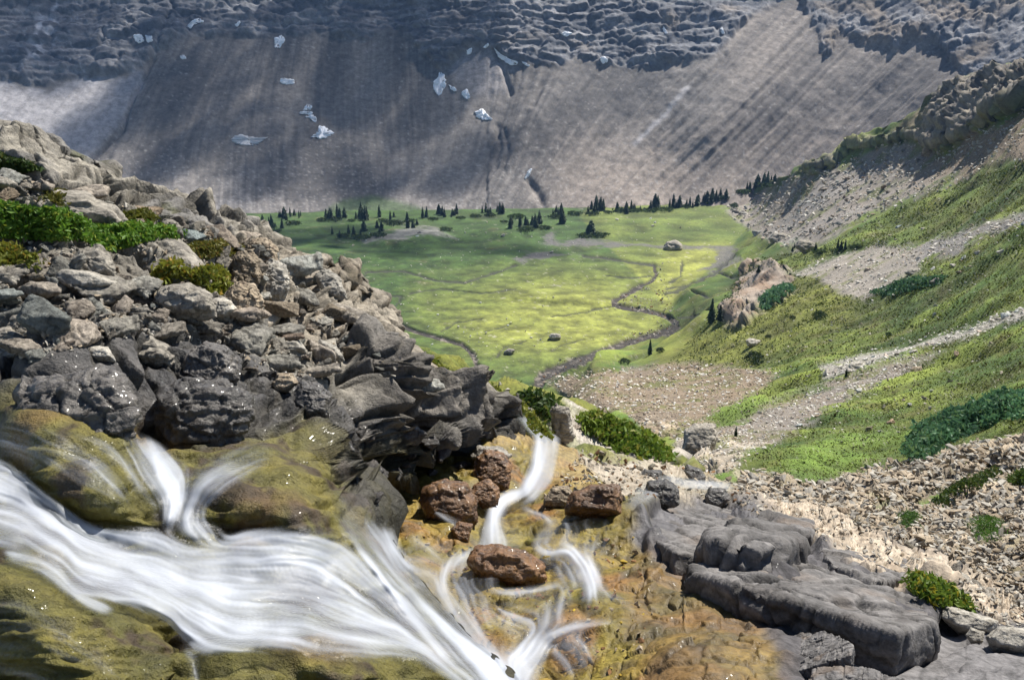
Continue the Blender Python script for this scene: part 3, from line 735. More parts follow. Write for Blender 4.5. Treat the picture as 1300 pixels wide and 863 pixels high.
    c = mix(c, (.26, .20, .035), sstep(.25, .6, gn(fl / .33 + 53) + .3 * w3) * .8)
    c = mix(c, (.065, .045, .018), sstep(.2, .6, gn(fl / .16 + 73) + .5 * w3) * .65)
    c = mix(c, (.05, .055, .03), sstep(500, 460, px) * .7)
    c = mix(c, (.30, .21, .09), pm([(600, 515), (665, 545), (720, 560), (760, 600), (740, 640), (690, 620), (660, 570), (600, 560)], 8) * .6)
    g = mix((.060, .056, .058), (.105, .098, .10), np.clip(.5 + .7 * w1 + .4 * w2, 0, 1))
    g = mix(g, (.10, .055, .035), brown * sstep(-.3, .4, w1 + .3 * w2) * .8)
    g = mix(g, (.16, .152, .15), dryfar * .8)
    c = mix(c, g, grey)
    c = mix(c, mix((.15, .085, .025), (.07, .05, .025), np.clip(.5 + w2, 0, 1)), brown * .7 * (1 - grey * .4))
    bs = mix((.22, .18, .13), (.40, .35, .28), np.clip(id2 * .6 + .4 * id3, 0, 1))
    bk = mix(mix((.26, .23, .19), (.44, .40, .34), np.clip(id1 * .5 + id2 * .5, 0, 1)), mix((.075, .10, .016), (.16, .16, .025), np.clip(.5 + .8 * v2, 0, 1)), sstep(-.1, .15, v1 + .4 * v2 + .22))
    c = mix(c, bk, bank); c = mix(c, bs, stonesm)
    c = mix(c, mix((.28, .22, .16), (.46, .39, .30), id3), lowscree)
    c = c * np.clip(.6 + .45 * e2 * (.6 + .4 * e3), .35, 1.1)[:, None]
    wet = np.clip(bed + grey * (1 - dryfar) * sstep(1010, 930, px) - .4 * sstep(800, 830, px) * 0, 0, 1)
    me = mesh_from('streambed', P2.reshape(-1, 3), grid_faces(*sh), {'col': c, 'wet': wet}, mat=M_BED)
    tag(link('streambed', me), kind='structure')
    DM_BED.add(P2); DM.add(P2)

build_bench(); build_bed()
DM.z = np.minimum(DM.z, np.minimum(DM_VAL.z, DM_MTN.z))
for d in (DM_MTN, DM_VAL, DM_BENCH, DM_BED, DM): d.fill()

DM_FAR = DepthMap(); DM_FAR.z = np.minimum(DM_VAL.z, DM_MTN.z)
# ------------------------------------------------------------------ rocks as objects
def remeshed(pts, vox):
    """closed solid: hull of the points, remeshed evenly"""
    bm = bmesh.new()
    for p in pts: bm.verts.new(p)
    bmesh.ops.convex_hull(bm, input=bm.verts)
    me = bpy.data.meshes.new('tmp'); bm.to_mesh(me); bm.free()
    o = bpy.data.objects.new('tmp', me); COL.objects.link(o)
    md = o.modifiers.new('r', 'REMESH'); md.mode = 'VOXEL'; md.voxel_size = vox
    dg = bpy.context.evaluated_depsgraph_get()
    ev = o.evaluated_get(dg); m2 = ev.to_mesh()
    n = len(m2.vertices); V = np.empty(n * 3, np.float32); m2.vertices.foreach_get('co', V)
    N = np.empty(n * 3, np.float32); m2.vertex_normals.foreach_get('vector', N)
    m2.calc_loop_triangles()
    T = np.empty(len(m2.loop_triangles) * 3, np.int32); m2.loop_triangles.foreach_get('vertices', T)
    ev.to_mesh_clear(); bpy.data.objects.remove(o); bpy.data.meshes.remove(me)
    return V.reshape(-1, 3), N.reshape(-1, 3), T.reshape(-1, 3)

def rock_mesh(name, pts, size, seed, res=30, rough=1., lay=.5, col=None, wet=0., mat=None, up=(0, 0, 1), crack=0.):
    """solid rock from corner points; chipped, layered surface; colour by noise"""
    V, N, T = remeshed(pts, size / res)
    up = np.array(up) / np.linalg.norm(up)
    q = V / size + seed
    s, r, e = stones(q, .42, seed, (1, 1, 1.6), .92, .06)
    s2, r2, e2 = stones(q, .17, seed + 3, (1, 1, 1.6), .88, .10)
    z = (V @ up) / size * 7 + .5 * gn(q * 1.7); zf = z - np.floor(z)
    led = (sstep(0, .35, zf) - zf) * .03 * lay
    h = rough * (.20 * s + .16 * s2 + .035 * gn(q * 3.1) + .018 * gn(q * 8) + .010 * gn(q * 17)) + led
    if crack:
        e3 = cells(q + .06 * np.stack([gn(q * 4), gn(q * 4 + 9), gn(q * 4 + 5)], 1), .33, seed + 7, (1, 1, .5), .5)[0]; h = h - crack * (1 - sstep(.0, .05, e3))
    V2 = V + N * (h * size)[:, None]
    a, b, c3 = col or ((.23, .215, .19), (.37, .345, .30), (.13, .125, .12))
    n1 = gn(q * 2.3 + 5); n2 = gn(q * 7 + 15); n3 = gn(q * 19 + 4)
    c = mix(a, b, np.clip(.5 + .5 * n1 + .35 * n2 + .3 * n3, 0, 1))
    c = mix(c, c3, sstep(.15, .55, n2 + .5 * gn(q * 4 + 31)) * .7)
    c = c * (.7 + .3 * np.minimum(e, e2))[:, None]
    if crack: c = c * (.35 + .65 * sstep(0, .07, e3))[:, None]; c = mix(c, (.17, .12, .08), sstep(.25, .6, gn(q * 3 + 60)) * .35)
    return mesh_from(name, V2, T, {'col': c, 'wet': np.full(len(V), wet)}, mat=mat or M_ROCK)

def hull_pts(r, dims, n=16, boxy=.75):
    p = r.normal(size=(n, 3)); p /= np.abs(p).max(1)[:, None] ** boxy * np.linalg.norm(p, axis=1)[:, None] ** (1 - boxy)
    return p * np.array(dims) * .5 * (1 + .12 * r.normal(size=(n, 1)))

ROCK_PAL = dict(
    white=((.44, .41, .36), (.62, .59, .52), (.30, .27, .23)), grey=((.19, .172, .142), (.34, .308, .255), (.10, .09, .078)), pale=((.27, .25, .215), (.41, .38, .32), (.17, .15, .12)),
    tan=((.235, .185, .125), (.36, .295, .215), (.14, .10, .07)), dark=((.045, .041, .037), (.15, .135, .118), (.05, .044, .038)),
    brown=((.11, .055, .025), (.22, .115, .045), (.045, .026, .018)), slab=((.092, .086, .082), (.19, .177, .168), (.05, .044, .04)), gold=((.26, .17, .02), (.36, .26, .03), (.14, .10, .02)))
PROTO = {}
for pal in ('grey', 'pale', 'tan', 'dark', 'white'):
    PROTO[pal] = []
    for k in range(7 if pal == 'grey' else 5):
        r = np.random.default_rng(100 + k + 10 * len(pal))
        d = [(1, .72, .42), (1, .8, .6), (1, .55, .32), (1, .9, .75), (1, .6, .22), (1, .75, .5), (1, .85, .35)][k]
        PROTO[pal].append(rock_mesh('rock_' + pal, hull_pts(r, d, 10 + k, .95), 1.0, 3.1 * k + len(pal), 30, .7, .8, ROCK_PAL[pal], .85 if pal == 'dark' else 0.))

def place_rock(px, py, w_px, pal, label, group, cat='rock', name='rock', k=None, sink=.22, dm=None, tilt=.35, tint=None):
    Y = float((dm or DM).Y(px, py)); p = at(px, py, Y)
    s = w_px / FPX * Y * 1.08
    me = PROTO[pal][random.randrange(len(PROTO[pal])) if k is None else k]
    o = link(name, me); tag(o, label, cat, group)
    o.scale = (s * random.uniform(.85, 1.1), s * random.uniform(.85, 1.1), s * random.uniform(.8, 1.25))
    o.rotation_euler = (random.gauss(0, tilt), random.gauss(0, tilt), random.uniform(0, 6.28))
    o.location = (p[0], p[1], p[2] + s * (.22 - sink))
    t = random.gauss(1, .07) if tint is None else 1
    o.color = (tint or (1.0 * t, 1.0, 1.0 / t ** .6)) + (1,) if tint is None else tint + (1,)
    return o

def poly_rock(name, poly, label, cat='rock', pal='grey', front=.28, back=.5, rec=1.0, dm=None, Y=None, res=44, rough=.8, lay=.6, wet=None, group=None, dY=0., seed=None, face=.72, fdrop=.12):
    """rock whose outline on its own spot of ground is the given one; deep in front and behind"""
    a = np.array(poly, float); c = a.mean(0); wd = np.ptp(a[:, 0]); yb = a[:, 1].max()
    if Y is None:
        Y = float(np.median((dm or DM).Y(a[a[:, 1] > yb - 6][:, 0], np.full((a[:, 1] > yb - 6).sum(), yb))))
    Y += dY
    size = wd / FPX * Y
    Yi = Y + rec * (yb - a[:, 1]) / FPX * Y
    pts = [at(x, y, q) for (x, y), q in zip(a, Yi)]
    f = c + (a - c) * face; f[:, 1] += fdrop * np.ptp(a[:, 1]) * .3
    pts += [at(x, y, q - front * size) for (x, y), q in zip(f, Yi.mean() + (Yi - Yi.mean()) * .6)]
    b = c + (a - c) * .8
    pts += [at(x, y, q + back * size) for (x, y), q in zip(b, Yi)]
    lowp = a[a[:, 1] > yb - .35 * np.ptp(a[:, 1])]
    pts += [at(x, y, Y) + np.array([0, .1 * size, -.22 * size]) for x, y in lowp]
    pts = np.array(pts); o0 = pts.mean(0)
    if pal in ('brown', 'dark', 'gold') and dm is not None: pts = pts - np.array([0, 0, .06 * size])
    o0 = pts.mean(0)
    sd = (c[0] * .37 + c[1] * .11) % 50 if seed is None else seed
    me = rock_mesh(name, pts - o0, max(size, .75 * np.ptp(a[:, 1]) / FPX * Y), sd, res, rough, lay, ROCK_PAL[pal], (.9 if pal in ('dark', 'brown', 'gold') else 0.) if wet is None else wet)
    o = link(name, me); o.location = o0
    return tag(o, label, cat, group)

def slab_rock(name, poly, label, thick, Yfun, pal='slab', cat='rock slab', res=80, rough=.55, wet=0., lift=.0, seed=1., under=1.05):
    """flat-topped block: the outline is its top face, the sides drop by thick metres"""
    a = np.array(poly, float)
    top = at(a[:, 0], a[:, 1], Yfun(a[:, 0], a[:, 1]))
    A_ = np.c_[top[:, :2], np.ones(len(top))]; co_ = np.linalg.lstsq(A_, top[:, 2], rcond=None)[0]
    top[:, 2] = .15 * top[:, 2] + .85 * (A_ @ co_) + lift
    c = top.mean(0)
    bot = c + (top - c) * under; bot[:, 2] = top[:, 2] - thick
    mid = top.copy(); mid[:, 2] -= thick * .3; mid[:, :2] = c[:2] + (mid[:, :2] - c[:2]) * 1.04
    pts = np.concatenate([top, mid, bot]); size = np.ptp(top[:, 0])
    me = rock_mesh(name, pts - c, size, seed, res, rough, .25, ROCK_PAL[pal], max(wet, .25), M_SLAB, crack=.014)
    o = link(name, me); o.location = c
    return tag(o, label, cat, kind='thing')

# ---- the named rocks of the foreground
R = poly_rock
R('boulder', [(165, 322), (178, 308), (212, 297), (232, 306), (246, 325), (264, 343), (240, 350), (196, 350), (172, 342)], 'smooth grey boulder tucked under the bright green mat of shrubs', 'boulder', dm=DM_BENCH, rec=1.4, rough=.5)
R('boulder', [(290, 362), (294, 340), (302, 322), (316, 316), (330, 332), (332, 352), (322, 368), (304, 372)], 'knobbly tan upright rock beside the yellow-green cushion plant', 'boulder', 'tan', dm=DM_BENCH, rough=1.5, rec=.9, lay=.2, res=50)
R('boulder', [(284, 396), (288, 372), (300, 358), (322, 362), (334, 382), (326, 402), (300, 408)], 'rough tan block at the foot of the knobbly upright rock', 'boulder', 'tan', dm=DM_BENCH, rough=1.4, rec=.9, lay=.2, res=50)
R('boulder', [(326, 366), (332, 340), (346, 328), (362, 338), (370, 360), (356, 378), (338, 380)], 'cracked pale block right of the knobbly upright rock', 'boulder', 'pale', dm=DM_BENCH, rough=1.4, rec=.9, lay=.4, res=50)
R('boulder', [(312, 322), (320, 304), (338, 302), (352, 316), (350, 334), (330, 338)], 'rounded tan rock on the ridge crest behind the knobbly upright one', 'boulder', 'tan', dm=DM_BENCH, rough=1.3, rec=.9, dY=.1)
R('boulder', [(88, 335), (100, 316), (125, 312), (142, 325), (144, 342), (120, 350), (95, 348)], 'rounded grey boulder left of the shaded gap under the green mat', 'boulder', dm=DM_BENCH)
R('boulder', [(198, 520), (208, 492), (235, 475), (285, 478), (318, 498), (322, 515), (292, 545), (262, 562), (215, 562)], 'big dark wet boulder above the upper waterfall, sun glints on top', 'boulder', 'dark', dm=DM_BENCH, rough=1.5, lay=1.6, rec=1.0, front=.2)
R('boulder', [(222, 470), (232, 445), (262, 430), (292, 438), (300, 465), (285, 482), (245, 482)], 'rough dark blocky rock stacked behind the big wet boulder', 'boulder', 'dark', dm=DM_BENCH, rough=1.2)
R('boulder', [(24, 492), (46, 474), (92, 470), (145, 466), (168, 485), (166, 525), (120, 545), (62, 528), (30, 510)], 'wide blue-black wet boulder half in the shallow pool at the left', 'boulder', 'dark', dm=DM_BENCH, rough=1.6, lay=1.6, rec=1.2, front=.15)
R('rock', [(140, 432), (147, 418), (168, 420), (212, 440), (218, 455), (200, 458), (150, 450)], 'long layered brown-grey block overhanging the dark pool edge', 'rock', dm=DM_BENCH, pal='grey', rough=.8, lay=2.2)
R('rock', [(100, 444), (106, 438), (138, 440), (144, 452), (128, 455), (110, 450)], 'thin pale flat slab lying at the pool edge beside the layered block', 'rock', 'pale', dm=DM_BENCH, rough=.4)
R('rock', [(-30, 440), (-20, 418), (12, 414), (34, 430), (36, 448), (10, 456), (-25, 455)], 'grey angular block at the left end of the stone pile', 'rock', dm=DM_BENCH)
R('rock', [(8, 415), (16, 402), (50, 398), (58, 415), (56, 430), (20, 432)], 'squat brownish block on top of the left end of the stone pile', 'rock', dm=DM_BENCH)
R('rock', [(345, 486), (352, 474), (372, 474), (378, 486), (362, 494), (348, 493)], 'small warm orange-brown block standing by the stream gap', 'rock', 'tan', dm=DM_BENCH)
R('rock', [(345, 440), (352, 430), (380, 432), (388, 442), (370, 446)], 'pale flat stone lying on the dark rubble by the cliff edge', 'rock', 'pale', dm=DM_BENCH, rough=.4)
R('rock', [(398, 440), (406, 430), (428, 440), (436, 452), (420, 456), (402, 448)], 'pale tilted slab leaning on the cliff edge', 'rock', 'pale', dm=DM_BENCH, rough=.4)
R('boulder', [(368, 508), (380, 482), (405, 484), (420, 500), (414, 520), (390, 526)], 'black wet boulder beside the narrow chute on the cliff edge', 'boulder', 'dark', dm=DM_BENCH)
R('rock', [(195, 378), (205, 365), (240, 360), (270, 372), (272, 390), (235, 396), (205, 392)], 'broad grey flat-topped block in front of the cushion plant', 'rock', dm=DM_BENCH, lay=1.2)
R('rock', [(255, 388), (262, 378), (292, 380), (302, 392), (285, 402), (262, 400)], 'pale grey wedge right of the broad flat-topped block', 'rock', 'pale', dm=DM_BENCH)
R('rock', [(60, 350), (70, 338), (120, 346), (150, 358), (120, 366), (78, 362)], 'long pale ledge stone lying across the rubble under the boulder', 'rock', 'pale', dm=DM_BENCH, rough=.5)
R('rock', [(400, 350), (412, 340), (430, 352), (440, 372), (428, 378), (410, 368)], 'pale block on the outer shoulder of the ridge crest', 'rock', 'pale', dm=DM_BENCH)
# ridge crest rocks on the skyline
R('boulder', [(-30, 190), (-10, 168), (8, 168), (26, 182), (30, 200), (10, 206), (-25, 204)], 'dark grey weathered knob at the top left of the ridge crest', 'boulder', dm=DM_BENCH, Y=8.0)
R('boulder', [(38, 214), (44, 195), (62, 192), (100, 206), (112, 222), (112, 242), (80, 240), (48, 226)], 'long split grey outcrop block on the crest above the upper grass', 'boulder', dm=DM_BENCH, Y=8.2, lay=1.5)
R('boulder', [(112, 240), (114, 222), (122, 220), (134, 236), (144, 246), (140, 254), (120, 252)], 'small dark standing block in the notch of the ridge crest', 'boulder', dm=DM_BENCH, Y=8.3)
R('boulder', [(190, 268), (196, 250), (228, 252), (256, 266), (262, 284), (235, 284), (205, 282)], 'fractured pale block on the crest above the bright green mat', 'boulder', 'pale', dm=DM_BENCH, Y=8.6, rough=1.2)
R('boulder', [(258, 292), (262, 272), (285, 272), (308, 284), (320, 296), (312, 306), (280, 304)], 'grey cracked block where the crest bends down towards the valley', 'boulder', dm=DM_BENCH, Y=8.8, rough=1.2)
R('rock', [(60, 262), (70, 246), (110, 250), (150, 268), (158, 280), (130, 284), (90, 274)], 'long ribbed grey slab sloping down behind the bright green mat', 'rock', dm=DM_BENCH, lay=1.6)
# stream rocks
R('boulder', [(530, 632), (538, 614), (565, 606), (590, 610), (604, 628), (606, 650), (590, 664), (560, 654), (540, 645)], 'rusty orange-brown boulder in the stream under the dark overhang', 'boulder', 'brown', dm=DM_BED, rough=.8, rec=.9)
R('boulder', [(602, 605), (604, 578), (618, 568), (640, 572), (650, 590), (646, 612), (622, 620)], 'brown wet block capped by a flat stone, behind the rusty boulder', 'boulder', 'brown', dm=DM_BED, rough=1.0)
R('rock', [(598, 580), (606, 566), (634, 566), (648, 578), (640, 588), (612, 588)], 'flat grey-brown stone perched on the brown wet block', 'rock', 'grey', dm=DM_BED, wet=.7, dY=-.1)
R('rock', [(596, 626), (602, 612), (620, 606), (634, 618), (632, 634), (612, 640)], 'small rounded orange stone wedged at the foot of the brown block', 'rock', 'brown', dm=DM_BED, dY=-.1)
R('boulder', [(592, 708), (604, 692), (630, 688), (668, 698), (690, 714), (692, 728), (670, 738), (640, 734), (612, 722)], 'dark red-brown wet boulder splitting the current in midstream', 'boulder', 'brown', dm=DM_BED, rough=1.1, rec=.8)
R('rock', [(718, 640), (724, 622), (748, 612), (785, 612), (790, 630), (788, 648), (752, 640)], 'flat-topped brown block with an olive wet side below the small upper pool', 'rock', 'brown', dm=DM_BED, rough=.7)
R('rock', [(690, 636), (700, 618), (722, 616), (730, 632), (716, 645)], 'pinkish pale stone among the pebbles left of the flat-topped brown block', 'rock', 'tan', dm=DM_BED)
R('boulder', [(816, 628), (822, 608), (846, 606), (860, 616), (862, 632), (842, 642), (826, 640)], 'dark split boulder between the upper pool and the big grey slab', 'boulder', 'dark', dm=DM_BED)
R('rock', [(808, 606), (818, 594), (840, 596), (842, 606), (824, 610)], 'small black rock at the back of the upper pool', 'rock', 'dark', dm=DM_BED)
R('boulder', [(868, 596), (872, 588), (890, 594), (896, 604), (894, 614), (878, 608)], 'black leaning stone beside the white riffle of the upper pool', 'boulder', 'dark', dm=DM_BED)
R('rock', [(895, 628), (900, 616), (920, 618), (928, 632), (915, 642), (898, 638)], 'dark grey block behind the top edge of the big grey slab', 'rock', 'dark', dm=DM_BED)
R('rock', [(490, 600), (496, 592), (508, 592), (516, 600), (512, 608), (498, 608)], 'bright yellow mossy stone in the shade below the overhang', 'rock', 'gold', dm=DM_BED, dY=-.15)
R('rock', [(572, 670), (582, 660), (600, 664), (594, 684), (582, 686)], 'mossy brown stone at the head of the left side riffle', 'rock', 'brown', dm=DM_BED)
R('rock', [(685, 708), (690, 702), (706, 704), (708, 714), (694, 718)], 'golden algae-covered stone touching the midstream boulder', 'rock', 'gold', dm=DM_BED)
R('rock', [(703, 556), (700, 520), (706, 513), (722, 518), (728, 555), (716, 562)], 'upright grey fin of rock standing in the grassy bank', 'rock', dm=DM_BED, rough=.9, lay=1.6, rec=.2, back=.8)
R('boulder', [(866, 566), (870, 546), (882, 538), (908, 538), (912, 556), (904, 568), (880, 572)], 'grey block standing alone in the gully at the foot of the scree', 'boulder', dm=DM_VAL)
# the big slabs
bedY = tps(SLABTOP)
S = lambda n_, p_, l_, th, **k: slab_rock(n_, p_, l_, th, lambda x, y: bedY(x, y), **k)
S('rock_slab', [(806, 655), (822, 638), (850, 627), (885, 625), (920, 634), (950, 650), (956, 661), (925, 674), (898, 692), (858, 700), (822, 684)], 'rounded grey slab at the upper end of the stepped slabs by the stream', .40, lift=-.045, seed=2.)
S('rock_slab', [(898, 692), (925, 674), (956, 661), (1003, 658), (1026, 668), (1030, 682), (1014, 698), (985, 702), (940, 708), (905, 706)], 'smooth grey slab in the middle of the stepped slabs, rounded at its valley end', .36, lift=.06, seed=5.)
S('rock_slab', [(872, 706), (905, 702), (950, 704), (1014, 699), (1088, 724), (1150, 747), (1172, 758), (1186, 790), (1140, 786), (1085, 768), (1045, 762), (985, 743), (940, 734), (880, 730)], 'longest grey slab with a dark undercut front face, in front of the others', .30, lift=-.045, seed=9., res=90)
S('rock_slab', [(1042, 692), (1060, 679), (1090, 679), (1132, 694), (1156, 710), (1154, 728), (1112, 726), (1062, 710)], 'separate blue-grey slab behind the longest one, next to the pale scree', .26, lift=-.045, seed=12.)
S('rock_slab', [(985, 812), (1012, 794), (1042, 786), (1068, 790), (1086, 804), (1082, 816), (1040, 824), (1008, 840), (988, 832)], 'low rounded dark slab near the bottom, glistening on its wet left side', .20, lift=-.06, seed=15., wet=.3)
S('rock_slab', [(1034, 838), (1064, 823), (1110, 822), (1150, 842), (1180, 880), (1100, 900), (1030, 880)], 'smooth grey slab at the bottom edge below the low rounded one', .18, lift=-.07, seed=18.)
R('rock', [(1156, 716), (1178, 714), (1235, 744), (1282, 772), (1294, 790), (1268, 797), (1235, 786), (1196, 764), (1168, 742)], 'long bark-like ridge of thin grey-brown rock layers beside the green patch', 'layered rock', 'grey', dm=DM_BED, Y=5.0, rec=2.0, lay=3.0, rough=.9, front=.1, back=.2, res=60)
R('boulder', [(1196, 784), (1202, 770), (1222, 774), (1268, 788), (1262, 802), (1225, 800)], 'pale smooth boulder below the bark-like layered rock', 'boulder', 'pale', dm=DM_BED, rough=.5)
R('boulder', [(1252, 808), (1268, 796), (1310, 798), (1330, 812), (1300, 826), (1265, 820)], 'largest pale boulder at the lower right beside the smooth slab', 'boulder', 'pale', dm=DM_BED, rough=.5)
R('rock', [(1226, 806), (1232, 796), (1250, 802), (1248, 814), (1234, 814)], 'small pale grey stone between the two pale boulders', 'rock', 'pale', dm=DM_BED, rough=.5)
# stand-out boulders of the valley and hillside
for poly, lab, pal in [([(842, 314), (846, 307), (858, 305), (866, 310), (866, 316), (852, 317)], 'lone rounded grey boulder on the gravel flat of the meadow', 'grey'),
                       ([(976, 303), (982, 296), (996, 296), (1004, 302), (998, 308), (982, 308)], 'dark grey boulder at the foot of the big boulder field', 'grey'),
                       ([(1008, 312), (1014, 304), (1032, 306), (1036, 314), (1022, 318)], 'second grey boulder at the foot of the field, next to the small trees', 'grey'),
                       ([(1074, 469), (1080, 460), (1096, 458), (1100, 466), (1086, 472)], 'whitest boulder on the slope, at the start of the pale stone strip', 'pale'),
                       ([(1155, 470), (1160, 465), (1170, 465), (1170, 472), (1160, 474)], 'single brown boulder low on the bare gravel tongue', 'tan'),
                       ([(696, 427), (700, 423), (711, 424), (712, 428), (702, 430)], 'largest white boulder on the bright part of the meadow', 'pale'),
                       ([(640, 446), (646, 442), (654, 444), (650, 448)], 'low white boulder near the lower edge of the meadow', 'pale'),
                       ([(946, 432), (952, 429), (966, 432), (962, 438), (950, 437)], 'pale boulder in the grass below the crumbling bluff', 'pale'),
                       ([(1148, 346), (1156, 340), (1170, 342), (1160, 351)], 'white angular boulder at the right end of the pale outcrop strip', 'pale'),
                       ([(1180, 358), (1188, 352), (1200, 354), (1190, 362)], 'grey flat boulder on the grass right of the pale outcrop strip', 'grey'),
                       ([(1182, 168), (1176, 182), (1172, 192), (1190, 194), (1200, 178), (1194, 166)], 'tan pillar at the foot of the dark cliff band', 'tan')]:
    R('boulder', poly, lab, 'boulder', pal, dm=DM_VAL, res=26, rough=.9)

# ---- many loose stones
def scatter(poly, n, wmin, wmax, gap=.55, power=2.2, dens=None, tries=40, seed=0):
    r = np.random.default_rng(seed); a = np.array(poly, float); out = []
    lo, hi = a.min(0), a.max(0)
    for k in range(n * tries):
        if len(out) >= n: break
        q = lo + r.random(2) * (hi - lo)
        if polydist(q[:1], q[1:], poly)[0] < 0: continue
        wd = wmin + (wmax - wmin) * r.random() ** power
        if any((q[0] - x) ** 2 + ((q[1] - y) * 1.7) ** 2 < (gap * (wd + w_)) ** 2 for x, y, w_ in out): continue
        out.append((q[0], q[1], wd))
    return out
RUB = [(-20, 350), (40, 335), (150, 350), (200, 360), (290, 385), (350, 420), (420, 445), (430, 475), (360, 490), (320, 470), (290, 440), (220, 430), (140, 425), (60, 455), (-20, 450)]
for x, y, wd in scatter(RUB, 190, 11, 52, .30, 1.9, seed=3):
    dk = y > 452 + random.uniform(0, 34)
    place_rock(x, y, wd, 'dark' if dk and x > 200 else random.choice(['grey', 'grey', 'grey', 'pale']), 'loose angular stone of the rubble piled on the left rock bench', 'loose stones of the bench rubble', dm=DM_BENCH, name='rubble_stone', cat='stone', k=random.choice([0, 2, 4, 4, 1]), tilt=.3)
UPR = [(-20, 215), (60, 235), (150, 260), (250, 285), (320, 310), (400, 350), (440, 400), (500, 450), (560, 500), (500, 485), (430, 440), (350, 400), (270, 310), (160, 285), (-20, 270)]
for x, y, wd in scatter(RUB, 22, 55, 92, .34, 1.2, seed=41) + scatter(UPR, 10, 50, 80, .4, 1.2, seed=42):
    place_rock(x, y, wd, 'grey' if random.random() < .7 else 'pale', 'broad thin slab of layered rock lying across the rubble of the left bench', 'broad slabs of the bench', dm=DM_BENCH, name='flat_stone', cat='rock', k=random.choice([4, 2, 4]), tilt=.18, sink=.12)
for x, y, wd in scatter(UPR, 75, 12, 46, .42, 1.8, seed=5):
    place_rock(x, y, wd, random.choice(['grey', 'pale', 'pale', 'tan']), 'weathered pale block lying along the outer shoulder of the left ridge', 'blocks along the ridge shoulder', dm=DM_BENCH, name='ridge_block', cat='rock')
for x, y, wd in scatter([(-20, 222), (40, 232), (60, 240), (150, 262), (240, 285), (330, 312), (350, 335), (280, 330), (235, 300), (150, 285), (100, 270), (40, 258), (-20, 250)], 70, 10, 40, .36, 1.7, seed=25) + scatter([(-20, 345), (30, 315), (130, 320), (170, 350), (280, 375), (290, 400), (180, 372), (60, 372), (-20, 372)], 34, 12, 44, .36, 1.7, seed=26):
    place_rock(x, y, wd, random.choice(['grey', 'grey', 'pale', 'tan']), 'angular grey block among the shrub mats on the upper left bench', 'blocks among the shrub mats', dm=DM_BENCH)
for x, y, wd in scatter([(560, 480), (600, 484), (690, 520), (700, 548), (665, 540), (610, 515)], 26, 8, 26, .5, 2, seed=8) + scatter([(725, 535), (790, 560), (850, 592), (800, 592), (740, 575)], 12, 7, 18, .5, 2, seed=9):
    place_rock(x, y, wd, random.choice(['pale', 'pale', 'tan', 'grey']), 'pale stone half buried in the grassy bank above the stream', 'stones of the grassy bank', dm=DM_BED, name='bank_stone', cat='stone')
for x, y, wd in scatter([(425, 560), (450, 540), (500, 550), (590, 560), (600, 590), (560, 600), (500, 610), (470, 640), (440, 620)], 26, 16, 40, .4, 1.3, seed=31):
    place_rock(x, y, wd, 'dark', 'dark wet block at the foot of the shaded rock face', 'dark blocks under the rock face', dm=DM, name='dark_block', cat='rock')
for x, y, wd in scatter([(690, 640), (720, 600), (770, 585), (870, 596), (960, 628), (955, 648), (900, 640), (860, 622), (800, 632), (760, 640)], 60, 6, 20, .45, 2, seed=10):
    place_rock(x, y, wd, random.choice(['tan', 'tan', 'pale', 'dark', 'grey']), 'small brownish stone on the stony rim of the upper pool', 'stones round the upper pool', dm=DM_BED, name='cobble', cat='stone')
SCREE_NEAR = [(985, 605), (1040, 615), (1100, 600), (1180, 585), (1300, 560), (1310, 800), (1240, 745), (1160, 700), (1080, 665), (1000, 632)]
for x, y, wd in scatter(SCREE_NEAR, 235, 7, 30, .5, 3.2, seed=12):
    sz = wd * (.55 + .6 * (y - 600) / 200)
    place_rock(x, y, max(sz, 6), random.choice(['pale', 'tan', 'tan', 'grey', 'pale']), 'thin flat piece of pale scree on the lower slope', 'scree pieces of the lower slope', k=random.choice([0, 2, 4, 4]), dm=DM_VAL if DM_VAL.Y(x, y) < DM_BED.Y(x, y) + 2 else DM_BED, tilt=.3, name='scree_stone', cat='stone')
for x, y, wd in scatter([(930, 268), (1010, 232), (1060, 218), (1150, 190), (1190, 205), (1120, 265), (1040, 300), (970, 305)], 110, 3.5, 13, .5, 2.5, seed=14):
    place_rock(x, y, wd, random.choice(['grey', 'grey', 'pale']), 'grey block of the boulder field under the dark cliff band', 'blocks of the boulder field', dm=DM_VAL, tilt=.4, name='boulder', cat='boulder')
for x, y, wd in scatter([(1045, 474), (1075, 460), (1140, 447), (1195, 431), (1240, 416), (1310, 384), (1310, 392), (1240, 424), (1190, 438), (1120, 458), (1075, 472)], 50, 4, 13, .42, 2, seed=16):
    place_rock(x, y, wd, 'white', 'white stone in the pale strip of stones crossing the green slope', 'stones of the pale strip', dm=DM_VAL, name='stone', cat='stone')
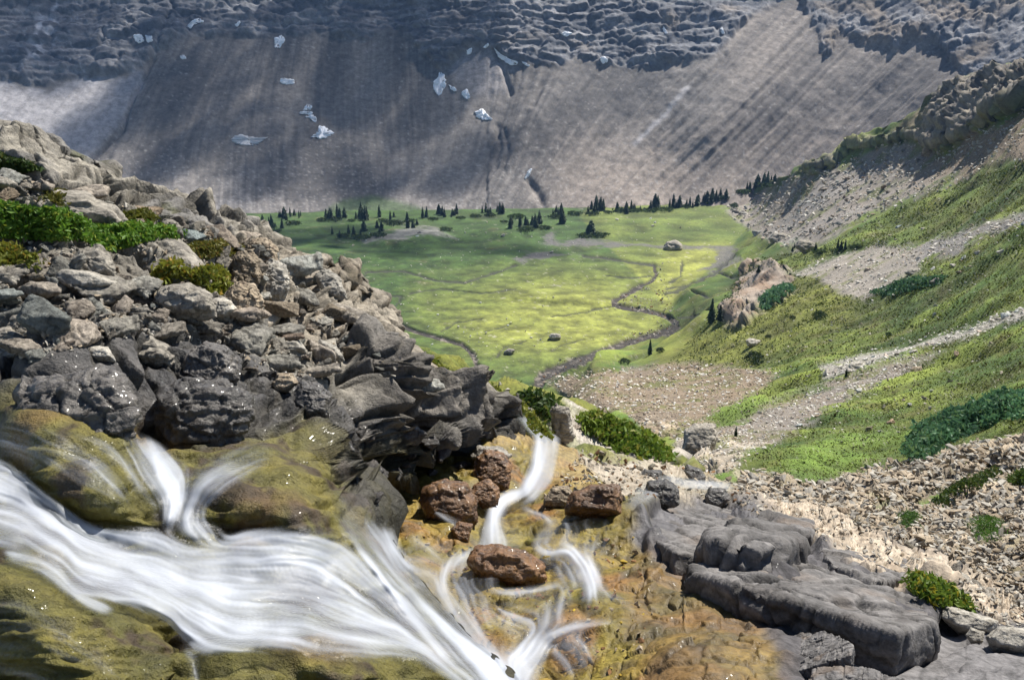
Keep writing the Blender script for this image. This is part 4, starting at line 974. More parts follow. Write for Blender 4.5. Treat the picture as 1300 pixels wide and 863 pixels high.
for poly, n, a_, b_, pals, lab, grp in [
    (SCREE['centre'], 50, 4, 13, ['white', 'tan', 'pale'], 'pale stone lying on the bare gravel tongue', 'stones of the gravel tongue'),
    ([(1030, 350), (1100, 325), (1180, 320), (1300, 275), (1310, 300), (1180, 365), (1100, 385)], 55, 3, 12, ['white', 'white', 'pale'], 'pale block around the light outcrop strip on the slope', 'blocks of the outcrop strip'),
    ([(1040, 300), (1150, 270), (1300, 225), (1310, 262), (1180, 300), (1080, 320)], 25, 3, 9, ['white', 'pale'], 'stone in the grass between boulder field and outcrop strip', 'stones of the upper grass'),
    ([(880, 460), (1000, 410), (1300, 300), (1300, 370), (1100, 430), (1000, 470)], 25, 2.5, 8, ['white', 'pale'], 'pale stone sunk in the dark green slope', 'stones of the green slope'),
    ([(1060, 560), (1150, 480), (1310, 400), (1310, 500), (1150, 540)], 28, 4, 12, ['white', 'tan'], 'pale stone in the lowest green belt of the slope', 'stones of the lowest green belt'),
    ([(480, 420), (520, 370), (640, 350), (760, 400), (700, 440), (640, 470)], 33, 2.0, 5, ['white'], 'small white stone scattered on the bright meadow', 'stones of the meadow'),
    ([(430, 340), (470, 305), (600, 300), (720, 340), (760, 300), (940, 290), (900, 272), (640, 275), (560, 290), (420, 300)], 33, 2.0, 5.5, ['white', 'pale'], 'pale stone near the wooded upper edge of the meadow', 'stones of the upper meadow')]:
    for x, y, wd in scatter(poly, n, a_, b_, .6, 2.5, seed=len(lab)):
        place_rock(x, y, wd, random.choice(pals), lab, grp, dm=DM_VAL, name='stone', cat='stone', tilt=.3)

# ---- gravel and small scree nobody could count
def lowpoly(seed, dims):
    r = np.random.default_rng(seed); bm = bmesh.new()
    for p in hull_pts(r, dims, 9, .95): bm.verts.new(p)
    bmesh.ops.convex_hull(bm, input=bm.verts); bmesh.ops.triangulate(bm, faces=bm.faces)
    loose = [v for v in bm.verts if not v.link_faces]
    bmesh.ops.delete(bm, geom=loose, context='VERTS')
    bm.verts.index_update()
    V = np.array([v.co for v in bm.verts]); F = np.array([[v.index for v in f.verts] for f in bm.faces]); bm.free()
    return V, F
LOW = [lowpoly(s, q) for s, q in ((1, (1, .8, .5)), (2, (1, .7, .3)), (3, (1, .6, .22)), (4, (1, .85, .65)), (5, (1, .55, .3)), (6, (1, .9, .25)))]
M_DEBRIS = ground_mat('scree_pieces', [], var=.25, speck=20.)
def debris(name, poly, n, smin, smax, pals, dm, seed, flat=.35, kinds=range(6), dens=None, power=2.5):
    r = np.random.default_rng(seed); a = np.array(poly, float); lo, hi = a.min(0), a.max(0)
    q = lo + r.random((n * 6, 2)) * (hi - lo); dd = polydist(q[:, 0], q[:, 1], poly); ok = dd > 3 * r.normal(size=len(q)); q = q[ok]
    if dens is not None: q = q[r.random(len(q)) < dens(q)]
    q = q[:n]; n = len(q)
    Y = dm.Y(q[:, 0], q[:, 1]); ok = Y < 850; q, Y = q[ok], Y[ok]; n = len(q)
    B = at(q[:, 0], q[:, 1], Y); s = (smin + (smax - smin) * r.random(n) ** power) / FPX * Y
    ang = r.random(n) * 6.283; ax, ay = r.normal(size=n) * flat, r.normal(size=n) * flat
    ca, sa, cx, sx, cy_, sy = np.cos(ang), np.sin(ang), np.cos(ax), np.sin(ax), np.cos(ay), np.sin(ay)
    O = np.zeros(n); I = O + 1
    Rz = np.stack([ca, -sa, O, sa, ca, O, O, O, I], 1).reshape(-1, 3, 3); Rx = np.stack([I, O, O, O, cx, -sx, O, sx, cx], 1).reshape(-1, 3, 3); Ry = np.stack([cy_, O, sy, O, I, O, -sy, O, cy_], 1).reshape(-1, 3, 3)
    M = Rx @ Ry @ Rz
    kk = r.choice(list(kinds), n); VV, FF, CC, off = [], [], [], 0
    pc = np.array([np.array(ROCK_PAL[p][:2]) for p in pals]); pi = r.integers(0, len(pals), n); t = r.random(n)
    base = mix(pc[pi, 0], pc[pi, 1], t)
    for k in set(kk.tolist()):
        ix = np.nonzero(kk == k)[0]; V, F = LOW[k]
        W = np.einsum('nij,vj->nvi', M[ix], V) * s[ix][:, None, None] + B[ix][:, None, :]; W[..., 2] += (s[ix] * .08)[:, None]
        VV.append(W.reshape(-1, 3)); FF.append((F[None] + (np.arange(len(ix)) * len(V))[:, None, None]).reshape(-1, 3) + off); off += len(ix) * len(V)
        CC.append(np.repeat(base[ix], len(V), 0))
    o = link(name, mesh_from(name, np.concatenate(VV), np.concatenate(FF), {'col': np.concatenate(CC), 'wet': np.zeros(off)}, smooth=False, mat=M_DEBRIS))
    return tag(o, kind='stuff')
ngr = lambda q: np.prod([1 - .95 * sstep(-3, 3, polydist(q[:, 0], q[:, 1], g)) for g in GRASS], axis=0)
LOWP = [(880, 640), (940, 600), (985, 602), (1040, 614), (1100, 592), (1180, 580), (1240, 562), (1310, 550), (1310, 800), (1250, 755), (1160, 708), (1080, 670), (1000, 640), (930, 640)]
debris('scree', LOWP, 7500, 3.0, 17, ['tan', 'pale', 'tan', 'grey', 'pale'], DM_VAL, 1, .45, (1, 2, 4, 5), ngr)
debris('scree', [(930, 612), (1000, 636), (1090, 668), (1180, 716), (1300, 768), (1330, 800), (1260, 800), (1190, 765), (1120, 715), (1050, 690), (960, 655)], 900, 3, 12, ['tan', 'pale', 'grey'], DM_BED, 2, .4, (1, 2, 4, 5))
debris('gravel', SCREE['centre'], 3000, 1.6, 6.5, ['tan', 'white', 'pale', 'white'], DM_VAL, 3, .3, (1, 2, 4, 5), dens=ngr)
debris('gravel', SCREE['brown'], 4200, 1.4, 7, ['tan', 'tan', 'white'], DM_VAL, 4, .3, (1, 2, 4, 5), dens=ngr)
debris('scree', SCREE['boulders'], 3000, 1.6, 7, ['pale', 'pale', 'white', 'tan'], DM_VAL, 5, .4)
debris('gravel', SCREE['pale'], 600, 1.5, 6, ['white', 'white', 'pale'], DM_VAL, 6, .3, (1, 2, 4, 5))
debris('gravel', SCREE['pale2'], 700, 1.5, 7, ['white', 'pale', 'tan'], DM_VAL, 7, .3, (1, 2, 4, 5))
debris('gravel', SCREE['strip'], 800, 1.8, 7, ['white'], DM_VAL, 8, .3, (1, 2, 4, 5))
debris('gravel', [(430, 330), (600, 290), (950, 270), (1000, 400), (820, 430), (700, 470), (600, 460), (480, 400)], 900, .9, 2.6, ['white', 'pale'], DM_VAL, 9, .3, (1, 2, 5), power=3)
debris('gravel', [(880, 470), (1000, 400), (1310, 280), (1310, 500), (1000, 590)], 900, 1.2, 5, ['white', 'pale', 'tan'], DM_VAL, 10, .3, (1, 2, 5), power=4)
debris('pebbles', [(450, 640), (560, 690), (690, 700), (800, 680), (840, 760), (800, 860), (480, 860), (450, 760)], 450, 3, 13, ['brown', 'gold', 'brown', 'tan'], DM_BED, 22, .5)
debris('pebbles', RUB, 1500, 3, 11, ['grey', 'grey', 'pale', 'tan'], DM_BENCH, 11, .6)
debris('pebbles', [(-20, 215), (60, 235), (250, 285), (340, 320), (280, 345), (160, 330), (-20, 320)], 700, 2.5, 11, ['grey', 'grey', 'pale', 'tan'], DM_BENCH, 21, .6)
debris('pebbles', UPR, 500, 2.5, 10, ['grey', 'pale', 'tan'], DM_BENCH, 12, .6)
debris('pebbles', [(690, 640), (720, 600), (740, 570), (870, 594), (960, 625), (955, 648), (900, 640), (860, 622), (800, 632), (760, 640)], 900, 2.5, 10, ['tan', 'pale', 'brown', 'grey'], DM_BED, 13, .6)
debris('gravel', [(560, 470), (640, 492), (700, 515), (730, 560), (700, 545), (640, 515)], 250, 2.5, 11, ['pale', 'tan'], DM_BED, 14, .5)
debris('gravel', [(840, 335), (862, 405), (845, 425), (767, 446), (690, 492), (680, 488), (700, 466), (780, 436), (840, 405), (780, 385), (825, 352)], 350, 1.5, 4.5, ['grey', 'pale', 'brown'], DM_VAL, 15, .5)
# ------------------------------------------------------------------ running water
def water_mat():
    m, nt, N, L = new_mat('white_water')
    out = N('ShaderNodeOutputMaterial')
    fo = N('ShaderNodeAttribute'); fo.attribute_name = 'foam'
    th = N('ShaderNodeAttribute'); th.attribute_name = 'film'
    tc = N('ShaderNodeTexCoord'); nz = N('ShaderNodeTexNoise'); nz.inputs['Scale'].default_value = 55; nz.inputs['Detail'].default_value = 4
    L(tc.outputs['Object'], nz.inputs['Vector'])
    bump = N('ShaderNodeBump'); bump.inputs['Distance'].default_value = .006; bump.inputs['Strength'].default_value = 1; L(nz.outputs['Fac'], bump.inputs['Height'])
    w = N('ShaderNodeBsdfPrincipled'); w.inputs['Base Color'].default_value = (.66, .70, .78, 1); w.inputs['Roughness'].default_value = .5; w.inputs['Specular IOR Level'].default_value = .3
    t = N('ShaderNodeBsdfTranslucent'); t.inputs['Color'].default_value = (.66, .70, .80, 1)
    wm = N('ShaderNodeMixShader'); wm.inputs[0].default_value = .35; L(w.outputs[0], wm.inputs[1]); L(t.outputs[0], wm.inputs[2])
    tr = N('ShaderNodeBsdfTransparent'); tr.inputs[0].default_value = (.95, .96, .94, 1)
    gl = N('ShaderNodeBsdfGlossy'); gl.inputs['Roughness'].default_value = .38; L(bump.outputs[0], gl.inputs['Normal'])
    fr = N('ShaderNodeFresnel'); fr.inputs[0].default_value = 1.33; L(bump.outputs[0], fr.inputs['Normal'])
    fm = N('ShaderNodeMath'); fm.operation = 'MULTIPLY'; L(fr.outputs[0], fm.inputs[0]); L(th.outputs['Fac'], fm.inputs[1])
    cl = N('ShaderNodeMixShader'); L(fm.outputs[0], cl.inputs[0]); L(tr.outputs[0], cl.inputs[1]); L(gl.outputs[0], cl.inputs[2])
    mx = N('ShaderNodeMixShader'); L(fo.outputs['Fac'], mx.inputs[0]); L(cl.outputs[0], mx.inputs[1]); L(wm.outputs[0], mx.inputs[2])
    L(mx.outputs[0], out.inputs[0])
    return m
M_WATER = water_mat()

def box1(z, r, ax):
    if r < 1: return z
    n = z.shape[ax]
    p = np.concatenate([np.repeat(np.take(z, [0], ax), r + 1, ax), z, np.repeat(np.take(z, [-1], ax), r, ax)], ax).cumsum(ax)
    return (np.take(p, np.arange(2 * r + 1, 2 * r + 1 + n), ax) - np.take(p, np.arange(n), ax)) / (2 * r + 1)
def blur(z, r, k=2):
    for _ in range(k): z = box1(box1(z, r, 0), r, 1)
    return z
def blurred(dm, r):
    q = DepthMap(); q.z = np.exp(blur(np.log(np.minimum(dm.z, 60)), r)); return q

WX0, WX1, WY0, WY1, WS = -125., 965., 500., 935., 1.2
WC, WR = int((WX1 - WX0) / WS), int((WY1 - WY0) / WS)
DEN = np.zeros((WR, WC)); FXY = np.zeros((WR, WC, 2)); FW = np.zeros((WR, WC))
def ribbon(Lb, Rb, dens, edge=.3, ns=None, wt=1.0):
    """one strand of current between two banks, running downstream; adds to density and flow direction"""
    ln = max(np.linalg.norm(np.diff(np.array(Lb, float), axis=0), axis=1).sum(), np.linalg.norm(np.diff(np.array(Rb, float), axis=0), axis=1).sum())
    ns = int(ln / .8) + 4
    A, B = spline(Lb, ns), spline(Rb, ns)
    nt = int(np.linalg.norm(A - B, axis=1).max() / .7) + 6
    t = np.linspace(0, 1, nt)[None, :, None]; Q = A[:, None] * (1 - t) + B[:, None] * t
    D = np.gradient(Q, axis=0); D /= np.maximum(np.linalg.norm(D, axis=-1, keepdims=True), 1e-6)
    tt, ss = np.linspace(0, 1, nt)[None], np.linspace(0, 1, ns)[:, None]
    d = np.interp(ss.ravel(), np.linspace(0, 1, len(dens)), dens)[:, None] * sstep(0, edge, tt) * sstep(0, edge, 1 - tt) * sstep(0, .1, ss) * sstep(0, .12, 1 - ss)
    i = ((Q[..., 1] - WY0) / WS).astype(int); j = ((Q[..., 0] - WX0) / WS).astype(int)
    ok = (i >= 0) & (j >= 0) & (i < WR) & (j < WC); i, j = i[ok], j[ok]
    np.maximum.at(DEN, (i, j), d[ok]); w_ = (wt * (.15 + d))[ok]
    np.add.at(FXY, (i, j), D[ok] * w_[:, None]); np.add.at(FW, (i, j), w_)

# main cascade across the bench
ribbon([(-120, 528), (0, 580), (38, 606), (70, 632), (104, 656), (150, 664), (200, 668), (243, 684), (278, 677), (313, 666), (382, 662), (435, 676), (482, 722), (540, 775), (600, 840), (680, 930)],
       [(-120, 672), (0, 698), (35, 704), (70, 722), (97, 752), (132, 764), (174, 776), (209, 792), (229, 815), (257, 840), (296, 838), (330, 832), (393, 842), (450, 842), (540, 850), (640, 930)],
       [.62, .62, .68, .72, .74, .78, .8, .72, .6, .5, .42, .46, .5], .12)
ribbon([(-120, 560), (0, 600), (50, 628), (100, 660), (160, 690), (230, 722), (290, 760), (350, 815)], [(-120, 610), (0, 640), (50, 672), (100, 706), (160, 740), (220, 780), (270, 815), (320, 838)], [.82, .92, .97, .93, .97, .87, .72], .45)
ribbon([(200, 676), (260, 690), (330, 690), (400, 706), (450, 740), (520, 800)], [(215, 750), (280, 790), (350, 800), (420, 806), (490, 812), (560, 846)], [.5, .88, .78, .6, .5, .55], .4)
ribbon([(250, 720), (320, 740), (380, 752), (440, 775)], [(262, 812), (320, 825), (390, 826), (460, 832)], [.5, .85, .7, .42], .45)
ribbon([(380, 672), (430, 690), (478, 732), (540, 796)], [(330, 700), (400, 716), (460, 756), (520, 812)], [.3, .6, .5, .5], .4)
ribbon([(0, 690), (60, 706), (110, 742), (160, 768)], [(0, 716), (50, 735), (100, 775), (140, 790)], [.55, .5, .4, .2], .5)
# bright edge falling off the bench
ribbon([(414, 612), (428, 636), (462, 694), (508, 748), (548, 796), (590, 846), (640, 930)], [(432, 614), (446, 642), (488, 700), (536, 752), (590, 802), (650, 846), (720, 930)], [.4, .5, .9, 1.05, 1.0, 1.0, 1.0], .42, wt=3)
ribbon([(420, 660), (452, 704), (484, 748), (520, 796), (566, 850)], [(440, 660), (474, 704), (506, 744), (542, 790), (590, 846)], [.6, 1.0, 1.0, 1.0, 1.0], .4, wt=4)
ribbon([(410, 650), (440, 690), (470, 740), (510, 796), (556, 860)], [(470, 650), (510, 700), (550, 750), (592, 800), (640, 860)], [.5, .58, .6, .6, .6], .3)
# upper fall and its side stream
ribbon([(138, 546), (148, 575), (164, 612), (184, 645), (200, 668), (230, 694)], [(208, 556), (238, 588), (260, 612), (272, 634), (280, 656), (304, 700)], [.3, .75, .8, .88, .85, .6], .5, wt=2)
ribbon([(350, 550), (305, 560), (262, 578), (225, 604), (200, 636), (192, 666)], [(350, 600), (320, 614), (294, 636), (270, 654), (242, 666), (220, 680)], [.12, .55, .7, .85, .88, .5], .5, wt=2)
ribbon([(172, 552), (184, 580), (196, 612), (206, 640)], [(186, 556), (204, 584), (220, 614), (228, 640)], [.3, .9, .95, .6], .5, wt=2)
# thin veils on the mossy bed
ribbon([(-120, 505), (20, 520), (90, 545), (140, 580), (180, 640)], [(-120, 600), (0, 590), (60, 620), (110, 650), (170, 664)], [.20, .20, .26, .26, .2], .3)
ribbon([(40, 556), (100, 566), (150, 590)], [(36, 574), (90, 584), (140, 604)], [.35, .42, .3], .45)
ribbon([(90, 545), (130, 556), (160, 580), (186, 625)], [(84, 560), (120, 572), (150, 596), (176, 635)], [.2, .4, .35, .3], .45)
ribbon([(-120, 700), (40, 720), (110, 770), (180, 850)], [(-120, 930), (0, 930), (90, 930), (150, 930)], [.10, .12, .14, .1], .3)
ribbon([(230, 820), (234, 850), (238, 900)], [(250, 822), (254, 850), (258, 900)], [.6, .6, .6], .4)
# lower cascade
ribbon([(652, 530), (662, 540), (672, 552)], [(672, 530), (684, 540), (696, 552)], [.5, .85, .8], .45)
ribbon([(668, 544), (672, 558), (668, 590), (656, 618), (650, 636)], [(716, 550), (714, 562), (708, 590), (702, 612), (676, 640)], [.6, .85, .75, .9, .7], .38)
ribbon([(676, 552), (676, 575), (662, 610), (655, 632)], [(704, 552), (700, 580), (690, 612), (668, 636)], [.6, 1.0, .95, .8], .45)
ribbon([(655, 618), (626, 632), (612, 660), (606, 684), (596, 706)], [(690, 628), (652, 640), (640, 664), (656, 694), (664, 716)], [.6, .95, .9, .9, .5], .38)
ribbon([(538, 644), (552, 656), (575, 672)], [(552, 640), (568, 652), (590, 664)], [.7, 1.0, .5], .45)
ribbon([(476, 668), (488, 696), (500, 720), (515, 745)], [(506, 668), (512, 696), (534, 718), (552, 738)], [.8, .95, .7, .5], .42)
ribbon([(612, 690), (575, 698), (552, 720), (548, 748), (562, 776), (590, 812), (640, 870)], [(604, 706), (588, 714), (574, 732), (572, 752), (588, 778), (622, 812), (680, 862)], [.7, .95, .8, .75, .7, .85, .9], .42)
ribbon([(492, 752), (520, 736), (548, 736)], [(496, 764), (524, 750), (552, 750)], [.4, .8, .6], .45)
ribbon([(568, 712), (560, 735), (562, 770), (590, 810)], [(612, 720), (606, 745), (612, 780), (630, 812)], [.35, .5, .5, .6], .42)
ribbon([(692, 702), (722, 688), (752, 704), (768, 734), (762, 764)], [(696, 716), (716, 712), (726, 726), (736, 744), (730, 768)], [.3, .85, .95, .85, .4], .42)
ribbon([(700, 716), (706, 740), (716, 765)], [(714, 716), (720, 738), (732, 760)], [.5, .6, .35], .45)
ribbon([(490, 740), (530, 745), (570, 775), (605, 815), (640, 850), (690, 930)], [(500, 775), (525, 785), (560, 810), (590, 835), (620, 870), (650, 930)], [.4, .5, .55, .8, .95, .95], .4)
ribbon([(790, 776), (760, 784), (720, 788), (690, 796), (640, 812), (610, 838)], [(782, 796), (752, 800), (720, 812), (700, 826), (690, 850), (680, 900)], [.2, .45, .55, .85, .95, .8], .4)
ribbon([(590, 738), (630, 746), (680, 742), (712, 732)], [(594, 750), (632, 760), (684, 757), (718, 746)], [.3, .55, .55, .3], .45)
ribbon([(760, 740), (790, 756), (812, 775)], [(754, 750), (784, 768), (806, 786)], [.2, .35, .2], .45)
ribbon([(640, 745), (700, 760), (760, 790), (780, 830)], [(600, 800), (640, 820), (690, 840), (720, 880)], [.2, .25, .25, .2], .3)
ribbon([(480, 690), (560, 690), (600, 700)], [(480, 800), (560, 780), (600, 760)], [.15, .2, .2], .3)
ribbon([(720, 640), (680, 660), (660, 700), (700, 730)], [(800, 660), (790, 700), (780, 740), (800, 790)], [.1, .16, .16, .16], .3)
ribbon([(606, 660), (592, 690), (560, 720), (556, 760), (580, 800)], [(668, 660), (676, 690), (640, 720), (640, 770), (650, 810)], [.35, .45, .4, .38, .5], .42)
ribbon([(668, 690), (700, 690), (730, 700), (750, 735)], [(690, 724), (706, 722), (716, 735), (722, 760)], [.25, .4, .5, .35], .45)
ribbon([(700, 745), (690, 765), (672, 790), (650, 815)], [(735, 755), (725, 775), (705, 800), (690, 825)], [.3, .45, .5, .6], .42)
ribbon([(535, 736), (548, 760), (566, 790), (596, 824)], [(548, 730), (566, 756), (586, 784), (616, 816)], [.4, .55, .6, .7], .42)
ribbon([(505, 670), (520, 690), (540, 700), (556, 716)], [(516, 662), (532, 680), (552, 694), (566, 708)], [.25, .4, .4, .3], .45)
ribbon([(660, 640), (690, 650), (730, 660), (780, 664)], [(656, 654), (686, 664), (726, 674), (776, 680)], [.25, .22, .2, .12], .4)
ribbon([(575, 690), (560, 684), (540, 690)], [(580, 706), (562, 700), (545, 706)], [.2, .3, .2], .45)
ribbon([(935, 610), (900, 610), (870, 606), (845, 598)], [(930, 622), (895, 622), (862, 618), (840, 608)], [.3, .55, .55, .3], .45)
ribbon([(848, 600), (815, 612), (796, 628), (790, 650)], [(862, 618), (826, 640), (810, 648), (806, 662)], [.4, .3, .35, .3], .4)

def build_water():
    global DEN
    sup = FW > 0
    f0 = FXY + 0.; wsum = np.zeros((WR, WC)); acc = np.zeros((WR, WC, 2))
    for r, g in ((2, 1.0), (8, .05), (30, .002)):
        w_ = blur(FW, r) * g; wsum += w_; acc += np.stack([blur(FXY[..., k], r) * g for k in (0, 1)], -1)
    vec = acc / np.maximum(wsum, 1e-9)[..., None]
    jj, ii = np.meshgrid(np.arange(WC), np.arange(WR))
    base = np.stack([jj * WS / 30., ii * WS / 22., jj * 0.], -1).reshape(-1, 3)
    a_ = .35 * fbm(base, 2).reshape(WR, WC)
    ca, sa = np.cos(a_), np.sin(a_); vec = np.stack([vec[..., 0] * ca - vec[..., 1] * sa, vec[..., 0] * sa + vec[..., 1] * ca], -1)
    vec /= np.maximum(np.linalg.norm(vec, axis=-1, keepdims=True), 1e-4)
    den = blur(DEN, 2)
    r_ = np.random.default_rng(5)
    n1 = r_.random((WR, WC)); n2 = blur(r_.random((WR, WC)), 1); n3 = blur(r_.random((WR, WC)), 4)
    norm = lambda q: (q - q.mean()) / q.std()
    src = np.stack([norm(n1), norm(n2), norm(n3), norm(den)], -1)
    def lic(src, n, step):
        out = src.copy(); tot = 1.0
        for sgn in (1, -1):
            x, y = jj.astype(float), ii.astype(float)
            for k in range(n):
                xi = np.clip(x.astype(int), 0, WC - 1); yi = np.clip(y.astype(int), 0, WR - 1); v = vec[yi, xi]
                x = x + sgn * step * v[..., 0]; y = y + sgn * step * v[..., 1]
                xi = np.clip((x + .5).astype(int), 0, WC - 1); yi = np.clip((y + .5).astype(int), 0, WR - 1)
                w_ = .5 + .5 * math.cos(math.pi * (k + 1) / (n + 1)); out += w_ * src[yi, xi]
                if sgn > 0: tot += 2 * w_
        return out / tot
    Ls = lic(src[..., [0, 1]], 26, 1.0); Ll = lic(src[..., [1, 2, 3]], 60, 1.2)
    fine, mid, big, dl = norm(Ls[..., 0]), norm(Ls[..., 1]), norm(Ll[..., 1]), Ll[..., 2] * DEN.std() + DEN.mean()
    thr = norm(Ll[..., 0])
    s = .12 * fine + .22 * mid + .30 * thr + .55 * big
    s = np.clip(s, -.95, 1.6)
    d2 = .72 * den + .28 * np.clip(dl, 0, 1.2)
    d2 = d2 * (1 + .15 * sstep(520, 640, WX0 + (jj + .5) * WS))
    val = d2 + s * .33 * (1.15 - .5 * np.clip(d2, 0, 1))
    foam = sstep(.10, 1.26, val) * .95 * sstep(.04, .25, d2)
    foam = .5 * foam + .5 * blur(foam, 1, 1)
    px, py = WX0 + (jj + .5) * WS, WY0 + (ii + .5) * WS
    Y = DM.Y(px, py)
    for ax in (0, 1):
        for _ in range(3): Y = np.minimum(Y, np.minimum(np.roll(Y, 1, ax), np.roll(Y, -1, ax)))
    Y = np.exp(blur(np.log(Y), 4, 3))
    Y = Y * (1 - .008 - .016 * np.clip(d2, 0, 1))
    P = at(px, py, Y)
    hh = blur(np.clip(.0015 * mid + .0025 * thr + .004 * big, -.006, .009), 1, 1) * np.clip(d2, .1, 1) * np.minimum(Y, 6) / 3.5
    P = P + np.array([0, -.45, .9]) * hh[..., None]
    F = grid_faces(WR, WC); keep = ((foam.ravel()[F] > .012) | (d2.ravel()[F] > .07)).any(1)
    F = F[keep]; ids, inv = np.unique(F, return_inverse=True)
    me = mesh_from('water', P.reshape(-1, 3)[ids], inv.reshape(F.shape), {'foam': foam.ravel()[ids], 'film': (np.clip(d2 * 4 - .2, 0, 1) * .7).ravel()[ids]}, mat=M_WATER)
    tag(link('water', me), kind='structure')
build_water()

# ------------------------------------------------------------------ leaves: shrubs, mats, cushions, grass tufts
def leafy(name, poly, n, hgt, leaf, cols, label, cat, dm, group=None, kind=None, edge=16, seed=0, upright=.35, asp=.45, stems=False, clump=.5, mat=None):
    """plant patch: thousands of small leaves spread through a cushion that follows the ground; stems below"""
    r = np.random.default_rng(seed + 900); a = np.array(poly, float); lo, hi = a.min(0), a.max(0)
    q = lo + r.random((int(n * 2.2) + 50, 2)) * (hi - lo)
    d = polydist(q[:, 0], q[:, 1], poly); q = q[d > 0][:n]; d = d[d > 0][:n]
    Y = dm.Y(q[:, 0], q[:, 1]); B = at(q[:, 0], q[:, 1], Y)
    ok = Y < np.median(Y) * 1.5; q, d, B, Y = q[ok], d[ok], B[ok], Y[ok]
    m = len(q)
    cl = gn(np.concatenate([B[:, :2] / (hgt * 2.2), np.zeros((m, 1))], 1))
    cl2 = gn(np.concatenate([B[:, :2] / (hgt * .8), np.ones((m, 1))], 1))
    top = hgt * sstep(-2, edge, d) * np.clip(.75 + clump * (cl + .5 * cl2), .15, 1.6)
    z = top * r.random(m) ** .45
    C = B + np.stack([r.normal(size=m) * leaf, r.normal(size=m) * leaf, z], 1)
    N = r.normal(size=(m, 3)) * np.array([1, 1, .6]) + np.array([0, 0, upright]); N /= np.linalg.norm(N, axis=1)[:, None]
    T = np.cross(N, r.normal(size=(m, 3))); T /= np.linalg.norm(T, axis=1)[:, None]; Bt = np.cross(N, T)
    s = (leaf * (.6 + .8 * r.random(m)))[:, None]
    V = np.stack([C - T * s, C + Bt * s * asp + N * s * .15, C + T * s, C - Bt * s * asp + N * s * .15], 1).reshape(-1, 3)
    F = np.arange(4 * m).reshape(-1, 4)
    k = np.clip(.5 + .55 * cl + .3 * cl2 + .25 * r.normal(size=m), 0, 1)
    c = mix(cols[0], cols[1], k); 
    if len(cols) > 2: c = mix(c, cols[2], (r.random(m) < .13) * 1.)
    c = np.repeat(c, 4, 0)
    o0 = B.mean(0)
    root = link(name, mesh_from(name, V - o0, F, {'col': c}, smooth=False, mat=mat or M_LEAF)); root.location = o0
    tag(root, label, cat, group, kind)
    if stems:
        ns = max(12, min(260, m // 25)); ix = r.choice(m, ns); b = B[ix] - o0; e = C[ix] - o0 + r.normal(size=(ns, 3)) * leaf
        w_ = leaf * .12
        Vs = np.stack([b + [-w_, 0, -.02], b + [w_, 0, -.02], e + [w_ * .5, 0, 0], e + [-w_ * .5, 0, 0]], 1).reshape(-1, 3)
        Vs2 = np.stack([b + [0, -w_, -.02], b + [0, w_, -.02], e + [0, w_ * .5, 0], e + [0, -w_ * .5, 0]], 1).reshape(-1, 3)
        Vs = np.concatenate([Vs, Vs2])
        link('stem', mesh_from('stem', Vs, np.arange(len(Vs)).reshape(-1, 4), {'col': np.tile([[.06, .04, .02]], (len(Vs), 1))}, smooth=False, mat=M_LEAF), root)
    return root
GRN = [(.055, .12, .014), (.12, .22, .025), (.20, .24, .03)]
YGR = [(.12, .15, .018), (.22, .22, .03), (.30, .20, .03)]
DGR = [(.03, .06, .014), (.07, .11, .02), (.12, .13, .03)]
leafy('shrub_mat', [(-60, 300), (-60, 258), (0, 258), (60, 268), (110, 285), (150, 290), (210, 288), (235, 296), (222, 304), (200, 300), (165, 312), (140, 318), (110, 305), (60, 304), (0, 300)], 26000, .15, .022, GRN, 'bright green mat of low shrubs spreading over the left bench', 'shrub', DM_BENCH, seed=1)
leafy('shrub_mat', [(-60, 212), (-60, 192), (0, 196), (35, 205), (50, 216), (20, 220), (-20, 218)], 7000, .12, .022, DGR + [], 'darker green patch of low shrubs high on the ridge by the weathered knob', 'shrub', DM_BENCH, seed=2)
leafy('cushion_plant', [(196, 358), (206, 346), (225, 346), (240, 352), (262, 344), (284, 350), (288, 368), (272, 378), (258, 366), (230, 364)], 4500, .13, .026, YGR, 'yellow-green cushion plant under the knobbly tan rock', 'plant', DM_BENCH, seed=3, edge=8)
leafy('cushion_plant', [(-40, 345), (-30, 322), (10, 318), (40, 330), (56, 336), (40, 344), (0, 346)], 3000, .10, .026, YGR, 'yellow-green cushion plant at the left edge above the stone pile', 'plant', DM_BENCH, seed=4, edge=8)
leafy('moss_patch', [(238, 318), (250, 308), (280, 306), (305, 312), (300, 322), (262, 328)], 2200, .05, .022, [(.10, .11, .02), (.18, .16, .03), (.24, .14, .04)], 'olive and rust coloured moss patch right of the smooth grey boulder', 'plant', DM_BENCH, seed=5, edge=8)
leafy('moss_patch', [(60, 240), (90, 246), (110, 262), (80, 262), (55, 252)], 1500, .05, .024, [(.10, .11, .02), (.18, .16, .03)], 'thin olive patch of moss below the long split crest block', 'plant', DM_BENCH, seed=6, edge=8)
leafy('moss_patch', [(158, 270), (185, 266), (195, 282), (170, 288)], 1200, .05, .024, [(.10, .12, .02), (.18, .18, .03)], 'mossy strip between the crest blocks and the bright green mat', 'plant', DM_BENCH, seed=7, edge=8)
leafy('shrub_mat', [(500, 448), (530, 458), (575, 475), (600, 484), (640, 505), (665, 522), (690, 548), (700, 560), (670, 552), (640, 520), (600, 506), (560, 490), (520, 470)], 12000, .22, .045, YGR[:2] + [(.10, .15, .02)], 'yellow-green mat of low shrubs along the ridge foot above the stream', 'shrub', DM_BED, seed=8, edge=10)
